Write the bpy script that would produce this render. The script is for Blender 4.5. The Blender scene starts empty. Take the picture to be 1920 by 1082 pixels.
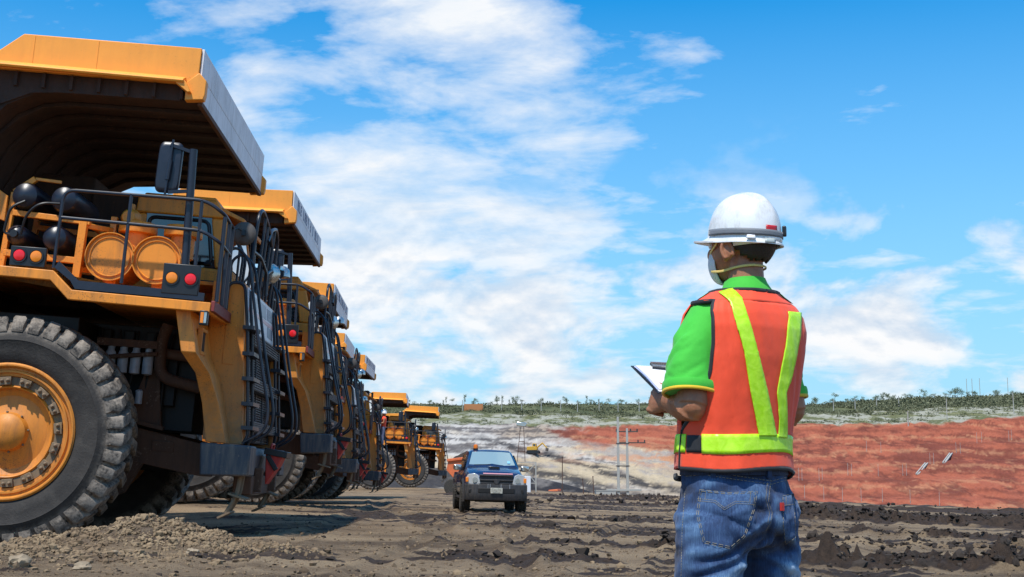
import bpy, bmesh, math, random
import numpy as np
from mathutils import Vector, Matrix
from mathutils.bvhtree import BVHTree
random.seed(7); rng = np.random.default_rng(7)
R = math.radians; PI = math.pi
scene = bpy.context.scene
COL = scene.collection

# ------------------------------------------------------------------ helpers
def fillet(pts, r, n=5):
    pts = [Vector(p) for p in pts]; out = [pts[0]]
    for i in range(1, len(pts) - 1):
        p, a, b = pts[i], pts[i-1], pts[i+1]
        d1 = (a - p); d2 = (b - p); l = min(r, d1.length * .48, d2.length * .48)
        s = p + d1.normalized() * l; e = p + d2.normalized() * l
        for k in range(n + 1):
            t = k / n
            out.append((1-t)**2 * s + 2*t*(1-t) * p + t*t * e)
    out.append(pts[-1]); return out

class MB:
    def __init__(s): s.v = []; s.f = []
    def add(s, vs, fs):
        b = len(s.v); s.v.extend([tuple(p) for p in vs]); s.f.extend([tuple(i + b for i in f) for f in fs]); return s
    def box(s, x0, x1, y0, y1, z0, z1, rot=None, about=None):
        vs = [Vector((x, y, z)) for x in (x0, x1) for y in (y0, y1) for z in (z0, z1)]
        if rot is not None:
            c = Vector(about) if about is not None else Vector(((x0+x1)/2, (y0+y1)/2, (z0+z1)/2))
            vs = [c + rot @ (p - c) for p in vs]
        return s.add(vs, [(0,1,3,2),(4,6,7,5),(0,4,5,1),(2,3,7,6),(0,2,6,4),(1,5,7,3)])
    def prism(s, pts, lo, hi, plane='xz'):
        n = len(pts); A = sum(pts[i][0]*pts[(i+1) % n][1] - pts[(i+1) % n][0]*pts[i][1] for i in range(n))
        if A < 0: pts = pts[::-1]
        def mk(p, h):
            if plane == 'xz': return (p[0], h, p[1])
            if plane == 'xy': return (p[0], p[1], h)
            return (h, p[0], p[1])
        vs = [mk(p, lo) for p in pts] + [mk(p, hi) for p in pts]
        fs = [tuple(range(n)), tuple(range(2*n-1, n-1, -1))] if plane == 'xz' else [tuple(range(n-1, -1, -1)), tuple(range(n, 2*n))]
        for i in range(n):
            j = (i+1) % n
            fs.append((i, i+n, j+n, j) if plane == 'xz' else (i, j, j+n, i+n))
        return s.add(vs, fs)
    def rings(s, rings, closed=True, caps=(True, True), loop=False):
        n = len(rings[0]); vs = [p for r in rings for p in r]; fs = []
        m = len(rings); k = n if closed else n - 1
        for i in range(m if loop else m - 1):
            a = i*n; b = ((i+1) % m)*n
            for j in range(k):
                j2 = (j+1) % n
                fs.append((a+j, a+j2, b+j2, b+j))
        if not loop:
            if caps[0]: fs.append(tuple(range(n-1, -1, -1)))
            if caps[1]: fs.append(tuple(range((m-1)*n, m*n)))
        return s.add(vs, fs)
    def tube(s, pts, r, n=8, caps=True, flat=None, up=None):
        pts = [Vector(p) for p in pts]; m = len(pts)
        rs = r if isinstance(r, list) else [r]*m
        T = [(pts[min(i+1, m-1)] - pts[max(i-1, 0)]).normalized() for i in range(m)]
        ref = Vector(up) if up is not None else (Vector((0,0,1)) if abs(T[0].z) < .9 else Vector((1,0,0)))
        N = (ref - T[0]*ref.dot(T[0])).normalized(); rg = []
        for i in range(m):
            N = (N - T[i]*N.dot(T[i])).normalized(); B = T[i].cross(N)
            q = rs[i]; qa, qb = q if isinstance(q, (list, tuple)) else (q, q*(flat or 1))
            rg.append([pts[i] + N*(math.cos(2*PI*k/n)*qa) + B*(math.sin(2*PI*k/n)*qb) for k in range(n)])
        return s.rings(rg, caps=(caps, caps))
    def bar(s, a, b, w, h=None):
        h = h or w
        a = Vector(a); b = Vector(b); t = (b-a).normalized()
        ref = Vector((0,0,1)) if abs(t.z) < .9 else Vector((0,1,0))
        n = (ref - t*ref.dot(t)).normalized(); c = t.cross(n)
        rg = [[p + n*sx*h/2 + c*sy*w/2 for sx, sy in ((1,1),(-1,1),(-1,-1),(1,-1))] for p in (a, b)]
        return s.rings(rg)
    def lathe(s, prof, c=(0,0,0), axis='y', n=32, rot=None):
        rg = []
        for r, h in prof:
            ring = []
            for k in range(n):
                a = 2*PI*k/n; u, w = r*math.cos(a), r*math.sin(a)
                p = {'y': (u, h, w), 'z': (u, w, h), 'x': (h, u, w)}[axis]
                if rot is not None: p = rot @ Vector(p)
                ring.append((c[0]+p[0], c[1]+p[1], c[2]+p[2]))
            rg.append(ring)
        return s.rings(rg)
    def mesh(s, name, sharp=35):
        me = bpy.data.meshes.new(name); me.from_pydata(s.v, [], s.f)
        bm = bmesh.new(); bm.from_mesh(me)
        bmesh.ops.recalc_face_normals(bm, faces=bm.faces); bm.to_mesh(me); bm.free()
        if sharp:
            me.polygons.foreach_set('use_smooth', [True]*len(me.polygons)); me.set_sharp_from_angle(angle=R(sharp))
        return me
    def build(s, name, mat, parent=None, bevel=0, sharp=35, seg=2):
        me = s.mesh(name, sharp); me.materials.append(mat)
        o = bpy.data.objects.new(name, me); COL.objects.link(o); o.parent = parent
        if bevel:
            b = o.modifiers.new('bevel', 'BEVEL'); b.width = bevel; b.segments = seg; b.limit_method = 'ANGLE'; b.angle_limit = R(40)
        return o

def tag(o, label=None, cat=None, group=None, kind=None):
    if label: o['label'] = label
    if cat: o['category'] = cat
    if group: o['group'] = group
    if kind: o['kind'] = kind
    return o
def empty(name, loc=(0,0,0), rot=(0,0,0), parent=None):
    o = bpy.data.objects.new(name, None); COL.objects.link(o); o.location = loc; o.rotation_euler = rot; o.parent = parent
    o.empty_display_size = .2; return o
def copy_tree(o, parent=None):
    kids = list(o.children)
    c = o.copy(); COL.objects.link(c); c.parent = parent
    for k in ('label', 'group'):
        if parent is None and k in c: del c[k]
    for ch in kids: copy_tree(ch, c)
    return c
def rawmesh(name, V, F, mat, parent=None, smooth=True, sharp=None):
    """V (n,3) numpy, F (m,4) or (m,3) numpy"""
    me = bpy.data.meshes.new(name); V = np.asarray(V, dtype=np.float32); F = np.asarray(F, dtype=np.int32)
    me.vertices.add(len(V)); me.vertices.foreach_set('co', V.ravel())
    k = F.shape[1]; me.loops.add(F.size); me.loops.foreach_set('vertex_index', F.ravel())
    me.polygons.add(len(F)); me.polygons.foreach_set('loop_start', np.arange(0, F.size, k, dtype=np.int32))
    me.update(calc_edges=True)
    me.polygons.foreach_set('use_smooth', [smooth]*len(F))
    if sharp: me.set_sharp_from_angle(angle=R(sharp))
    me.materials.append(mat)
    o = bpy.data.objects.new(name, me); COL.objects.link(o); o.parent = parent; return o
def col_attr(o, name, arr):
    a = o.data.color_attributes.new(name, 'FLOAT_COLOR', 'POINT')
    arr = np.asarray(arr, dtype=np.float32)
    if arr.shape[1] == 3: arr = np.concatenate([arr, np.ones((len(arr), 1), np.float32)], 1)
    a.data.foreach_set('color', arr.ravel())
def gridF(nr, nc):
    i = np.arange((nr-1)*(nc-1)); r = i // (nc-1); c = i % (nc-1); a = r*nc + c
    return np.stack([a, a+1, a+nc+1, a+nc], 1)

# numpy gradient noise
_perm = rng.permutation(512)
def _h(ix, iy): return _perm[(_perm[ix & 511] + iy) & 511]
_gr = np.stack([np.cos(np.arange(512)*2*PI/512*37), np.sin(np.arange(512)*2*PI/512*37)], 1)
def noise2(x, y):
    x = np.asarray(x, float); y = np.asarray(y, float)
    ix = np.floor(x).astype(int); iy = np.floor(y).astype(int); fx = x-ix; fy = y-iy
    u = fx*fx*fx*(fx*(fx*6-15)+10); v = fy*fy*fy*(fy*(fy*6-15)+10)
    def g(a, b, dx, dy):
        q = _gr[_h(a, b)]; return q[..., 0]*dx + q[..., 1]*dy
    n = (g(ix,iy,fx,fy)*(1-u) + g(ix+1,iy,fx-1,fy)*u)*(1-v) + (g(ix,iy+1,fx,fy-1)*(1-u) + g(ix+1,iy+1,fx-1,fy-1)*u)*v
    return n*1.5
def fbm(x, y, oc=4, g=.5):
    t = 0; a = 1
    for k in range(oc): t = t + a*noise2(x*2**k + 17.3*k, y*2**k - 9.1*k); a *= g
    return t
def sst(a, b, x):
    t = np.clip((x-a)/(b-a), 0, 1); return t*t*(3-2*t)

# ------------------------------------------------------------------ materials
class NT:
    def __init__(s, name):
        s.m = bpy.data.materials.new(name); s.m.use_nodes = True; s.t = s.m.node_tree; s.b = s.t.nodes['Principled BSDF']
    def n(s, typ, **kw):
        nd = s.t.nodes.new(typ)
        for k, v in kw.items():
            if k.startswith('i_'):
                key = k[2:]; key = int(key) if key.isdigit() else key.replace('_', ' ')
                if isinstance(v, bpy.types.NodeSocket): s.t.links.new(v, nd.inputs[key])
                else: nd.inputs[key].default_value = v
            else: setattr(nd, k, v)
        return nd
    def coord(s, kind='Object'): return s.n('ShaderNodeTexCoord').outputs[kind]
    def noise(s, vec, scale, detail=5, rough=.55, dist=0):
        return s.n('ShaderNodeTexNoise', i_Vector=vec, i_Scale=scale, i_Detail=detail, i_Roughness=rough, i_Distortion=dist).outputs['Fac']
    def ramp(s, fac, stops):
        r = s.n('ShaderNodeValToRGB', i_Fac=fac); e = r.color_ramp.elements
        while len(e) < len(stops): e.new(.5)
        for k, (p, c) in enumerate(stops):
            e[k].position = p; c = (c, c, c) if not isinstance(c, (tuple, list)) else c; e[k].color = (*c[:3], 1)
        return r.outputs['Color']
    def mix(s, fac, a, b, mode='MIX'):
        nd = s.n('ShaderNodeMix', data_type='RGBA', blend_type=mode)
        for i, v in ((0, fac), (6, a), (7, b)):
            if isinstance(v, bpy.types.NodeSocket): s.t.links.new(v, nd.inputs[i])
            else: nd.inputs[i].default_value = (*v[:3], 1) if isinstance(v, (tuple, list)) else v
        return nd.outputs[2]
    def math(s, op, a, b=0.0, c=None):
        nd = s.n('ShaderNodeMath', operation=op)
        for i, v in enumerate((a, b, c)):
            if v is None: continue
            if isinstance(v, bpy.types.NodeSocket): s.t.links.new(v, nd.inputs[i])
            else: nd.inputs[i].default_value = v
        return nd.outputs[0]
    def mapping(s, vec, scale=(1,1,1), loc=(0,0,0), rot=(0,0,0)):
        return s.n('ShaderNodeMapping', i_Vector=vec, i_Scale=scale, i_Location=loc, i_Rotation=rot).outputs[0]
    def bump(s, h, strength=.3, dist=.02, normal=None):
        nd = s.n('ShaderNodeBump', i_Height=h, i_Strength=strength, i_Distance=dist)
        if normal is not None: s.t.links.new(normal, nd.inputs['Normal'])
        return nd.outputs[0]
    def set(s, **kw):
        for k, v in kw.items():
            key = k.replace('_', ' ')
            if isinstance(v, bpy.types.NodeSocket): s.t.links.new(v, s.b.inputs[key])
            else:
                if key in ('Base Color', 'Emission Color', 'Sheen Tint', 'Specular Tint') and len(v) == 3: v = (*v, 1)
                s.b.inputs[key].default_value = v
        return s.m

def worn(name, base, dark, rough=.45, grime=.5, scale=1.0, rust=None, rustamt=.56, metal=0, coat=0, dust=None, dustz=None):
    """paint with uneven fading, streaks, chips and dirt"""
    t = NT(name); c = t.coord()
    big = t.noise(c, .9*scale, 6, .6); st = t.noise(t.mapping(c, (3, 3, .5)), 2.2*scale, 6, .65); fine = t.noise(c, 14*scale, 6, .7)
    col = t.mix(t.ramp(big, [(.35, 0), (.75, 1)]), base, tuple(x*.82 for x in base))
    g = t.math('MULTIPLY', t.ramp(st, [(.45, 0), (.75, 1)]), grime)
    col = t.mix(g, col, dark)
    if rust:
        m = t.ramp(t.math('ADD', t.math('MULTIPLY', fine, .6), t.math('MULTIPLY', big, .4)), [(rustamt, 0), (rustamt+.04, 1)])
        col = t.mix(m, col, rust)
    if dust:
        z = t.n('ShaderNodeSeparateXYZ', i_Vector=c).outputs['Z']
        f = t.math('MULTIPLY', t.n('ShaderNodeMapRange', i_0=z, i_1=dustz[0], i_2=dustz[1], i_3=1.0, i_4=0.0).outputs[0], t.ramp(fine, [(.3, .5), (.65, 1)]))
        col = t.mix(f, col, dust)
    sp = t.ramp(t.math('ADD', t.math('MULTIPLY', t.noise(c, 38*scale, 3, .6), .6), t.math('MULTIPLY', big, .4)), [(.585, 0), (.62, .75)]); col = t.mix(t.math('MULTIPLY', sp, grime), col, tuple(x*.55 for x in dark))
    ro = t.n('ShaderNodeMapRange', i_0=fine, i_3=rough-.1, i_4=rough+.22).outputs[0]
    return t.set(Base_Color=col, Roughness=ro, Metallic=metal, Normal=t.bump(fine, .12, .01), Coat_Weight=coat)

def plain(name, col, rough=.5, metal=0, noise=.25, scale=12, **kw):
    t = NT(name); c = t.coord(); f = t.noise(c, scale, 5, .6)
    col2 = t.mix(t.ramp(f, [(.3, 0), (.7, 1)]), tuple(x*(1-noise) for x in col), col)
    return t.set(Base_Color=col2, Roughness=t.n('ShaderNodeMapRange', i_0=f, i_3=max(.03, rough-.08), i_4=min(1, rough+.08)).outputs[0], Metallic=metal, Normal=t.bump(f, .1, .005), **kw)

DIRT = (.17, .125, .085)
M = {}
M['clamp'] = worn('dusty_clamp', (.22, .15, .09), (.08, .05, .035), .7, .6, 3, (.30, .18, .07), .56)
M['yellow'] = worn('yellow_paint', (.86, .282, .022), (.32, .13, .03), .42, .75, 1, (.10, .045, .02), .625, dust=(.26, .175, .10), dustz=(1.3, 3.6))
M['yellow_clean'] = worn('yellow_canopy_paint', (.95, .345, .035), (.55, .20, .03), .42, .3, .8, (.12, .05, .02), .68)
M['yellow_low'] = worn('yellow_chassis_paint', (.62, .25, .02), (.22, .09, .03), .5, .6, 1.2, (.07, .04, .03), .60)
M['rim'] = worn('rim_paint', (.66, .225, .022), (.25, .10, .03), .5, .65, 1.5, (.16, .06, .025), .60)
M['navy'] = plain('dark_navy_enamel', (.014, .017, .030), .35, 0, .3, 9)
M['navy_worn'] = worn('scratched_navy_steel', (.040, .044, .058), (.17, .13, .10), .5, 1.1, .9, (.17, .13, .10), .585)
M['steel'] = worn('dusty_steel', (.10, .085, .075), (.05, .03, .02), .6, .7, 2, (.11, .05, .03), .55, metal=.3)
M['rust'] = worn('rusty_frame', (.12, .055, .03), (.05, .028, .018), .75, .7, 1.5, (.19, .12, .08), .57)
M['under'] = worn('grimy_shaded_underbody', (.050, .024, .015), (.015, .009, .008), .8, .8, .8, (.10, .05, .03), .58)  # dark brown puts the underside's shade into the colour, along with grime
M['black'] = plain('black_paint', (.012, .012, .014), .4)
M['engine'] = plain('oily_black', (.010, .008, .007), .6, 0, .5, 4)
M['fascia'] = worn('faded_white_fascia', (.88, .85, .86), (.60, .54, .52), .5, .9, 1.6, (.45, .28, .13), .645)
M['white'] = plain('white_enamel', (.72, .72, .74), .35, 0, .1, 20)
M['signblue'] = plain('sign_print', (.17, .20, .30), .3, 0, .6, 7)
M['signred'] = plain('sign_stripe', (.72, .33, .34), .3)
M['ink'] = plain('faded_letter_paint', (.20, .22, .34), .6, 0, .5, 30)
M['maroon'] = worn('maroon_paint', (.22, .025, .02), (.08, .03, .02), .5, .6, 2)
M['red'] = worn('red_chock_paint', (.56, .035, .025), (.16, .04, .03), .5, .6, 2.5, (.14, .09, .07), .62)
M['lens_red'] = plain('red_lens', (.80, .02, .025), .2, 0, .1, 40, Emission_Color=(.8, .02, .02, 1), Emission_Strength=.02)
M['lens_orange'] = plain('amber_lens', (.85, .24, .02), .2, 0, .1, 40, Emission_Color=(.9, .25, .02, 1), Emission_Strength=.02)
M['chrome'] = plain('dull_chrome', (.62, .60, .56), .22, .9, .2, 15)
M['filter'] = plain('filter_white', (.50, .52, .56), .4, 0, .4, 6)
M['grille'] = worn('radiator_fins', (.09, .092, .10), (.03, .03, .03), .5, .6, 2, (.16, .12, .09), .62, metal=.4)
t = NT('tinted_glass'); M['glass'] = t.set(Base_Color=(.02, .03, .035), Roughness=.05, Specular_IOR_Level=.9, Metallic=0, Coat_Weight=.6)

def tyre_mat():
    t = NT('tyre_rubber'); c = t.coord(); P = t.n('ShaderNodeSeparateXYZ', i_Vector=c)
    r = t.math('SQRT', t.math('ADD', t.math('MULTIPLY', P.outputs[0], P.outputs[0]), t.math('MULTIPLY', P.outputs[2], P.outputs[2])))
    f = t.noise(c, 5, 8, .7); f2 = t.noise(c, 26, 6, .7); g = t.noise(c, 1.3, 4)
    base = t.mix(t.ramp(g, [(.35, 0), (.7, 1)]), (.019, .0155, .0135), (.034, .028, .024))
    tr = t.n('ShaderNodeMapRange', i_0=r, i_1=1.42, i_2=1.56, i_3=0.0, i_4=1.0).outputs[0]
    mud = t.math('MULTIPLY', tr, t.ramp(t.math('ADD', t.math('MULTIPLY', f, .65), t.math('MULTIPLY', f2, .35)), [(.40, 0), (.56, 1)]))
    dust = t.math('MULTIPLY', t.ramp(f, [(.48, 0), (.8, 1)]), .26)
    col = t.mix(dust, base, (.14, .12, .10)); col = t.mix(mud, col, (.27, .22, .175))
    return t.set(Base_Color=col, Roughness=.8, Normal=t.bump(f2, .5, .02))
M['tyre'] = tyre_mat()
# ------------------------------------------------------------------ haul truck (local: +x forward, -y the side towards the camera, z up)
def make_wheel(parent, x, y, z, side, dual=False, detail=True):
    """side -1: outer face towards -y. Parts of the wheel are centred on its hub."""
    w = empty('wheel', (x, y, z), (0, 0, 0 if side < 0 else PI), parent)
    Rr = 1.76
    ty = MB(); wd = 1.05
    # carcass: outer sidewall at y=0 going to y=+wd
    prof = [(1.00, .10), (1.02, .02), (1.08, -.02), (1.22, -.045), (1.36, -.05), (1.372, -.058), (1.384, -.05), (1.50, -.02), (1.56, .03), (1.62, .06), (1.655, .12), (1.665, wd/2), (1.655, wd-.12), (1.62, wd-.06), (1.5, wd), (1.2, wd+.03), (1.0, wd-.1)]
    ty.rings([[(r*math.cos(2*PI*k/96), h, r*math.sin(2*PI*k/96)) for k in range(96)] for r, h in prof], caps=(False, False))
    rnd = random.Random(3)
    NL = 40
    def P(r, a, h): return (r*math.cos(a), h, r*math.sin(a))
    for i in range(NL):
        for sgn in (0, 1):
            a0 = 2*PI*(i + .5*sgn)/NL; da = 2*PI/NL*.33
            # lug from shoulder to centre, slanted
            hs = [-.035, .05, .20, .47] if not sgn else [wd+.035, wd-.05, wd-.20, wd-.47]
            ro = [1.60, 1.735, Rr, Rr]; ri = [1.50, 1.56, 1.6, 1.6]
            sk = [0, 0, .03, .085]; wid = [1.0, 1.12, 1.08, .82]
            rg = []
            for h, o, n_, s_, w_ in zip(hs, ro, ri, sk, wid):
                j = rnd.uniform(-.012, .012)
                rg.append([P(n_, a0+s_-da*w_*1.1, h), P(o+j-.03, a0+s_-da*w_, h), P(o+j, a0+s_-da*w_*.72, h), P(o+j, a0+s_+da*w_*.72, h), P(o+j-.03, a0+s_+da*w_, h), P(n_, a0+s_+da*w_*1.1, h)])
            ty.rings(rg)
    ty.build('tyre', M['tyre'], w, 0, 40)
    rm = MB()
    rm.lathe([(0.99, .5), (1.015, .10), (1.03, -.005), (1.005, -.03), (.985, -.03), (.965, .0), (.955, .05), (.925, .045), (.915, .02), (.885, .02), (.875, .06), (.835, .065), (.825, .11), (.70, .115), (.675, .085), (.655, .10), (.64, .19), (.55, .23), (.40, .20), (.30, .165), (.285, .13), (.27, .06), (.2, .0), (.1, -.03), (.001, -.04)], n=72)
    rm.build('rim', M['rim'], w, 0, 30)
    cl = MB()
    for i in range(16):
        a = 2*PI*(i+.35)/16; rot = Matrix.Rotation(-a, 3, 'Y')
        def pt(r, tq, h): return rot @ Vector((r, h, tq))
        vs = [pt(r, tq, h) for h in (.11, .035) for r, tq in ((.70, -.075), (.82, -.09), (.82, .09), (.70, .075))]
        cl.add(vs, [(0,1,2,3),(7,6,5,4),(0,4,5,1),(1,5,6,2),(2,6,7,3),(3,7,4,0)])
        for tq in (-.043, .043):
            c = pt(.765, tq, .03)
            cl.lathe([(.030, .01), (.030, -.02), (.016, -.022), (.016, -.05), (.001, -.052)], c=c, n=8)
            if i % 4 == 0: pass
    for i in range(8):
        a = 2*PI*(i+.2)/8
        cl.lathe([(.018, .02), (.018, -.02), (.001, -.022)], c=(.30*math.cos(a), .14, .30*math.sin(a)), n=8)
    cl.rings([[(r*math.cos(2*PI*k/64), h, r*math.sin(2*PI*k/64)) for k in range(64)] for r, h in ((.70, .112), (.70, .106), (.825, .104), (.825, .112))], caps=(False, False))
    cl.build('clamp_ring', M['clamp'], w, .008, 40, 1)
    return w

def make_truck():
    root = empty('haul_truck')
    Yl, Yc = M['yellow'], M['yellow_clean']
    # ---- dump body with canopy
    body = MB()
    curve = [(-1.55, 3.2), (-1.5, 4.1), (-1.42, 5.0), (-1.28, 5.7), (-1.02, 6.25), (-.7, 6.63), (-.3, 6.84), (.1, 6.90), (2.20, 6.93)]
    low = [(-1.12, 6.30), (-.8, 6.62), (-.33, 6.84), (.1, 6.88), (2.02, 6.91), (2.02, 7.16), (-1.0, 7.16)]
    up_ = [(2.19, 7.16), (2.19, 7.74), (-.52, 7.73), (-1.5, 6.9), (-7.6, 6.5), (-8.6, 5.3), (-6.4, 3.5), (-1.55, 3.2), (-1.5, 4.1), (-1.42, 5.0), (-1.28, 5.7), (-1.12, 6.30), (-1.0, 7.16)]
    for s in (-1, 1):
        body.prism(up_, s*3.38, s*3.5)
    body.prism([(-.52, 7.72), (2.19, 7.72), (2.19, 7.62), (-.5, 7.62)], -3.37, 3.37)
    body.prism([(2.02, 6.89), (2.30, 6.92), (2.32, 7.0), (2.32, 7.22), (2.2, 7.34), (2.02, 7.18)], -3.53, -3.36)
    body.prism([(2.02, 6.89), (2.30, 6.92), (2.32, 7.0), (2.32, 7.22), (2.2, 7.34), (2.02, 7.18)], 3.39, 3.53)
    b = body.build('dump_body', Yc, root, .012)
    for s in (-1, 1):
        lip = MB()
        pr = [(s*3.5, 7.26), (s*3.5, 7.16), (s*3.66, 7.13), (s*3.68, 7.16), (s*3.66, 7.19)]
        rg = [[(x, p[0], p[1] + dz) for p in pr] for x, dz in ((-1.0, .02), (2.0, 0))]
        lip.rings(rg)
        lip.prism([(1.85, 7.15), (2.02, 7.17), (2.12, 7.0), (2.07, 6.99)], s*3.47, s*3.64)
        lip.build('side_rail', Yc, b, .008)
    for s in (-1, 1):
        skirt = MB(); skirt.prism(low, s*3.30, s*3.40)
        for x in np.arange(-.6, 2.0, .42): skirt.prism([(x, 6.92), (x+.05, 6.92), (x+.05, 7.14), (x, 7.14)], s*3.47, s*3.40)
        skirt.build('canopy_skirt', M['under'], b, 0)  # shadow band below the lip is carried by this dark colour
    inner = MB()
    th = [(p[0]+.0, p[1]+.09) for p in curve]
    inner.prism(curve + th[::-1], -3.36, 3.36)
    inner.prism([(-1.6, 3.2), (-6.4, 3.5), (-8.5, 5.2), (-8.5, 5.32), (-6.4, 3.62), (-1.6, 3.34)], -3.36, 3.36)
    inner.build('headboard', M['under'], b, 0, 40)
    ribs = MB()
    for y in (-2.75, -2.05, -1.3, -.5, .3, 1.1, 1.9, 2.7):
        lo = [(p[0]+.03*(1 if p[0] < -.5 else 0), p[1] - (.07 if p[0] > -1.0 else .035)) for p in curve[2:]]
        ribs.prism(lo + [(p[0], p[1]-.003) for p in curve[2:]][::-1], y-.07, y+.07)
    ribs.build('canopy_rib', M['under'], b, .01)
    for s in (-1, 1):
        for x in (.62, -.35): sm = MB(); sm.box(x-.008, x+.008, s*3.499, s*3.506, 7.20, 7.715); sm.build('weld_seam', Yc, b)
    fs = MB(); fs.box(2.195, 2.235, -3.46, 3.46, 6.94, 7.30); fs.box(2.195, 2.232, -3.46, 3.46, 7.312, 7.735)
    fa = fs.build('fascia', M['fascia'], b, .006)
    ed = MB(); ed.box(2.19, 2.26, -3.37, 3.37, 6.86, 6.936); ed.build('fascia_edge', M['rust'], b, .006)
    # ---- chassis frame
    fr = MB()
    for s in (-1, 1):
        fr.prism([(-7.2, 1.45), (-7.2, 2.15), (.6, 2.05), (2.42, 1.72), (2.6, 1.72), (2.6, 1.2), (2.4, 1.2), (.9, 1.42)], s*1.0, s*1.3)
    fr.box(-.35, .15, -2.3, 2.3, 1.35, 1.85); fr.box(-6.0, -5.2, -1.6, 1.6, 1.2, 2.1)
    fr.prism([(.7, 1.45), (1.5, 1.35), (1.25, .85), (1.05, .75), (.85, .85)], -1.28, -1.12)
    fr.prism([(1.15, 2.0), (1.75, 1.9), (1.62, 2.9), (1.42, 2.9)], -1.35, -1.2)
    fr.bar((.5, -1.4, 2.15), (1.8, -1.4, 1.92), .07)
    fr.box(1.62, 1.98, -1.315, -1.302, 1.55, 1.72)
    fr.build('chassis_frame', M['rust'], root, .015)
    # ---- wheels
    for s in (-1, 1): make_wheel(root, -.12, s*3.3, 1.67, s)
    for s in (-1, 1): make_wheel(root, -5.7, s*3.25, 1.67, s); make_wheel(root, -5.7, s*2.0, 1.67, s)
    # ---- engine bay
    en = MB(); en.box(-1.4, 2.2, -1.05, 1.05, 1.9, 3.6); en.box(-1.8, 1.6, 1.06, 2.6, 1.2, 3.6); en.box(-2.6, -1.6, -2.6, 2.6, 1.3, 3.55); en.box(-1.2, .5, -2.3, -1.06, 2.2, 3.55)
    for k in range(6): en.box(-.2+.38*k, -.02+.38*k, -1.2, -1.06, 2.2+.1*(k % 2), 3.5)
    for k in range(5): en.tube(fillet([(.6+.3*k, -1.3, 3.5), (.7+.25*k, -1.35, 2.9), (.5+.3*k, -1.3, 2.2)], .2), .03, 6)
    e = en.build('engine', M['engine'], root, .02)
    for k in range(4):
        fl = MB(); fl.lathe([(.02, 2.76), (.085, 2.78), (.085, 3.1), (.06, 3.14), (.06, 3.2)], c=(.84+.205*k, -1.5, 0), axis='z', n=16); fl.build('oil_filter', M['filter'], root)
    fl = MB(); fl.lathe([(.02, 2.28), (.06, 2.29), (.06, 2.5), (.03, 2.52)], c=(1.38, -1.55, 0), axis='z', n=14); fl.build('oil_filter', M['filter'], root)
    hd = MB(); hd.box(.62, 1.6, -1.6, -1.3, 3.2, 3.32); hd.tube([(.35, -1.62, 2.95), (1.62, -1.62, 3.12)], .035, 8)
    hd.tube(fillet([(1.72, -1.5, 3.62), (1.64, -1.5, 3.35), (1.66, -1.5, 2.75), (2.35, -1.5, 2.62)], .22), .095, 14)
    hd.tube(fillet([(1.66, -1.4, 3.15), (2.4, -1.4, 3.1)], .1), .085, 12)
    hd.build('coolant_pipe', M['rust'], root)
    # ---- deck
    dk = MB()
    pro = [(-2.2, 4.15), (.36, 4.11), (.66, 3.84), (2.74, 3.81)]
    dk.prism(pro + [(p[0], p[1]-.03) for p in pro[::-1]], -3.42, 3.42)
    for s in (-1, 1):
        dk.prism(pro + [(2.74, 3.66), (.62, 3.69), (.33, 3.96), (-2.2, 3.99)], s*3.42, s*3.52)
    dk.box(2.66, 2.74, -3.42, 3.42, 3.66, 3.80)
    d = dk.build('deck', Yl, root, .012)
    for s in (-1, 1): mr = MB(); mr.box(2.742, 2.80, s*3.5, s*1.95, 3.68, 3.84); mr.build('deck_trim', M['maroon'], root, .008)
    # ---- fender supports
    for s in (-1, 1):
        lv = [(3.70, 3.3, 2.18, 2.42), (3.06, 3.3, 2.33, 2.56), (2.78, 2.88, 2.50, 2.72), (2.35, 2.52, 2.58, 2.84), (1.75, 2.32, 2.66, 2.98)]
        m = MB(); rg = [[(x0, s*yo, z), (x1, s*yo, z), (x1, s*1.885, z), (x0, s*1.885, z)] for z, yo, x0, x1 in lv]
        m.rings(rg); fs_ = m.build('fender_support', Yl, root, .015)
        h = MB(); h.box(2.50, 2.545, s*2.95, s*2.60, 3.12, 3.42); h.build('access_hole', M['engine'], fs_)
        h = MB()
        for a, b_, c0, c1 in ((3.0, 2.55, 3.42, 3.47), (3.0, 2.55, 3.07, 3.12)): h.box(2.50, 2.57, s*a, s*b_, c0, c1)
        h.box(2.50, 2.57, s*3.0, s*2.95, 3.12, 3.42); h.build('access_frame', Yl, fs_)
    # ---- radiator housing
    SL = math.atan2(.21, 2.6); RO = Matrix.Rotation(-SL, 3, 'Y')
    def fx(z): return 3.16 - (z-1.76)*.0808
    hs = MB()
    for s in (-1, 1): hs.prism([(2.62, 1.76), (3.17, 1.76), (2.955, 4.36), (2.45, 4.36), (2.45, 3.3)], s*1.88, s*1.72)
    hs.prism([(1.3, 4.30), (2.96, 4.30), (2.955, 4.36), (1.3, 4.36)], -1.715, 1.715); hs.box(2.5, 2.62, -1.7, 1.7, 1.8, 3.9)
    for z0, z1 in ((1.9, 2.35), (3.02, 3.66)): hs.box(2.72, 2.9, -1.892, -1.883, z0, z1)
    hs.build('radiator_housing', Yl, root, .015)
    def slab(mb, y0, y1, z0, z1, d0, d1):
        zc = (z0+z1)/2; x = fx(zc); mb.box(x+d0, x+d1, y0, y1, z0, z1, RO, (x, 0, zc))
    gr = MB(); slab(gr, -1.7, 1.7, 1.82, 3.5, -.16, -.10)
    z = 1.84
    while z < 3.5: slab(gr, -1.69, 1.69, z, z+.02, -.10, -.06); z += .042
    for y in (-1.68, -.85, 0, .85, 1.68): slab(gr, y-.02, y+.02, 1.82, 3.5, -.07, -.04)
    gr.build('radiator_grille', M['grille'], root)
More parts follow.
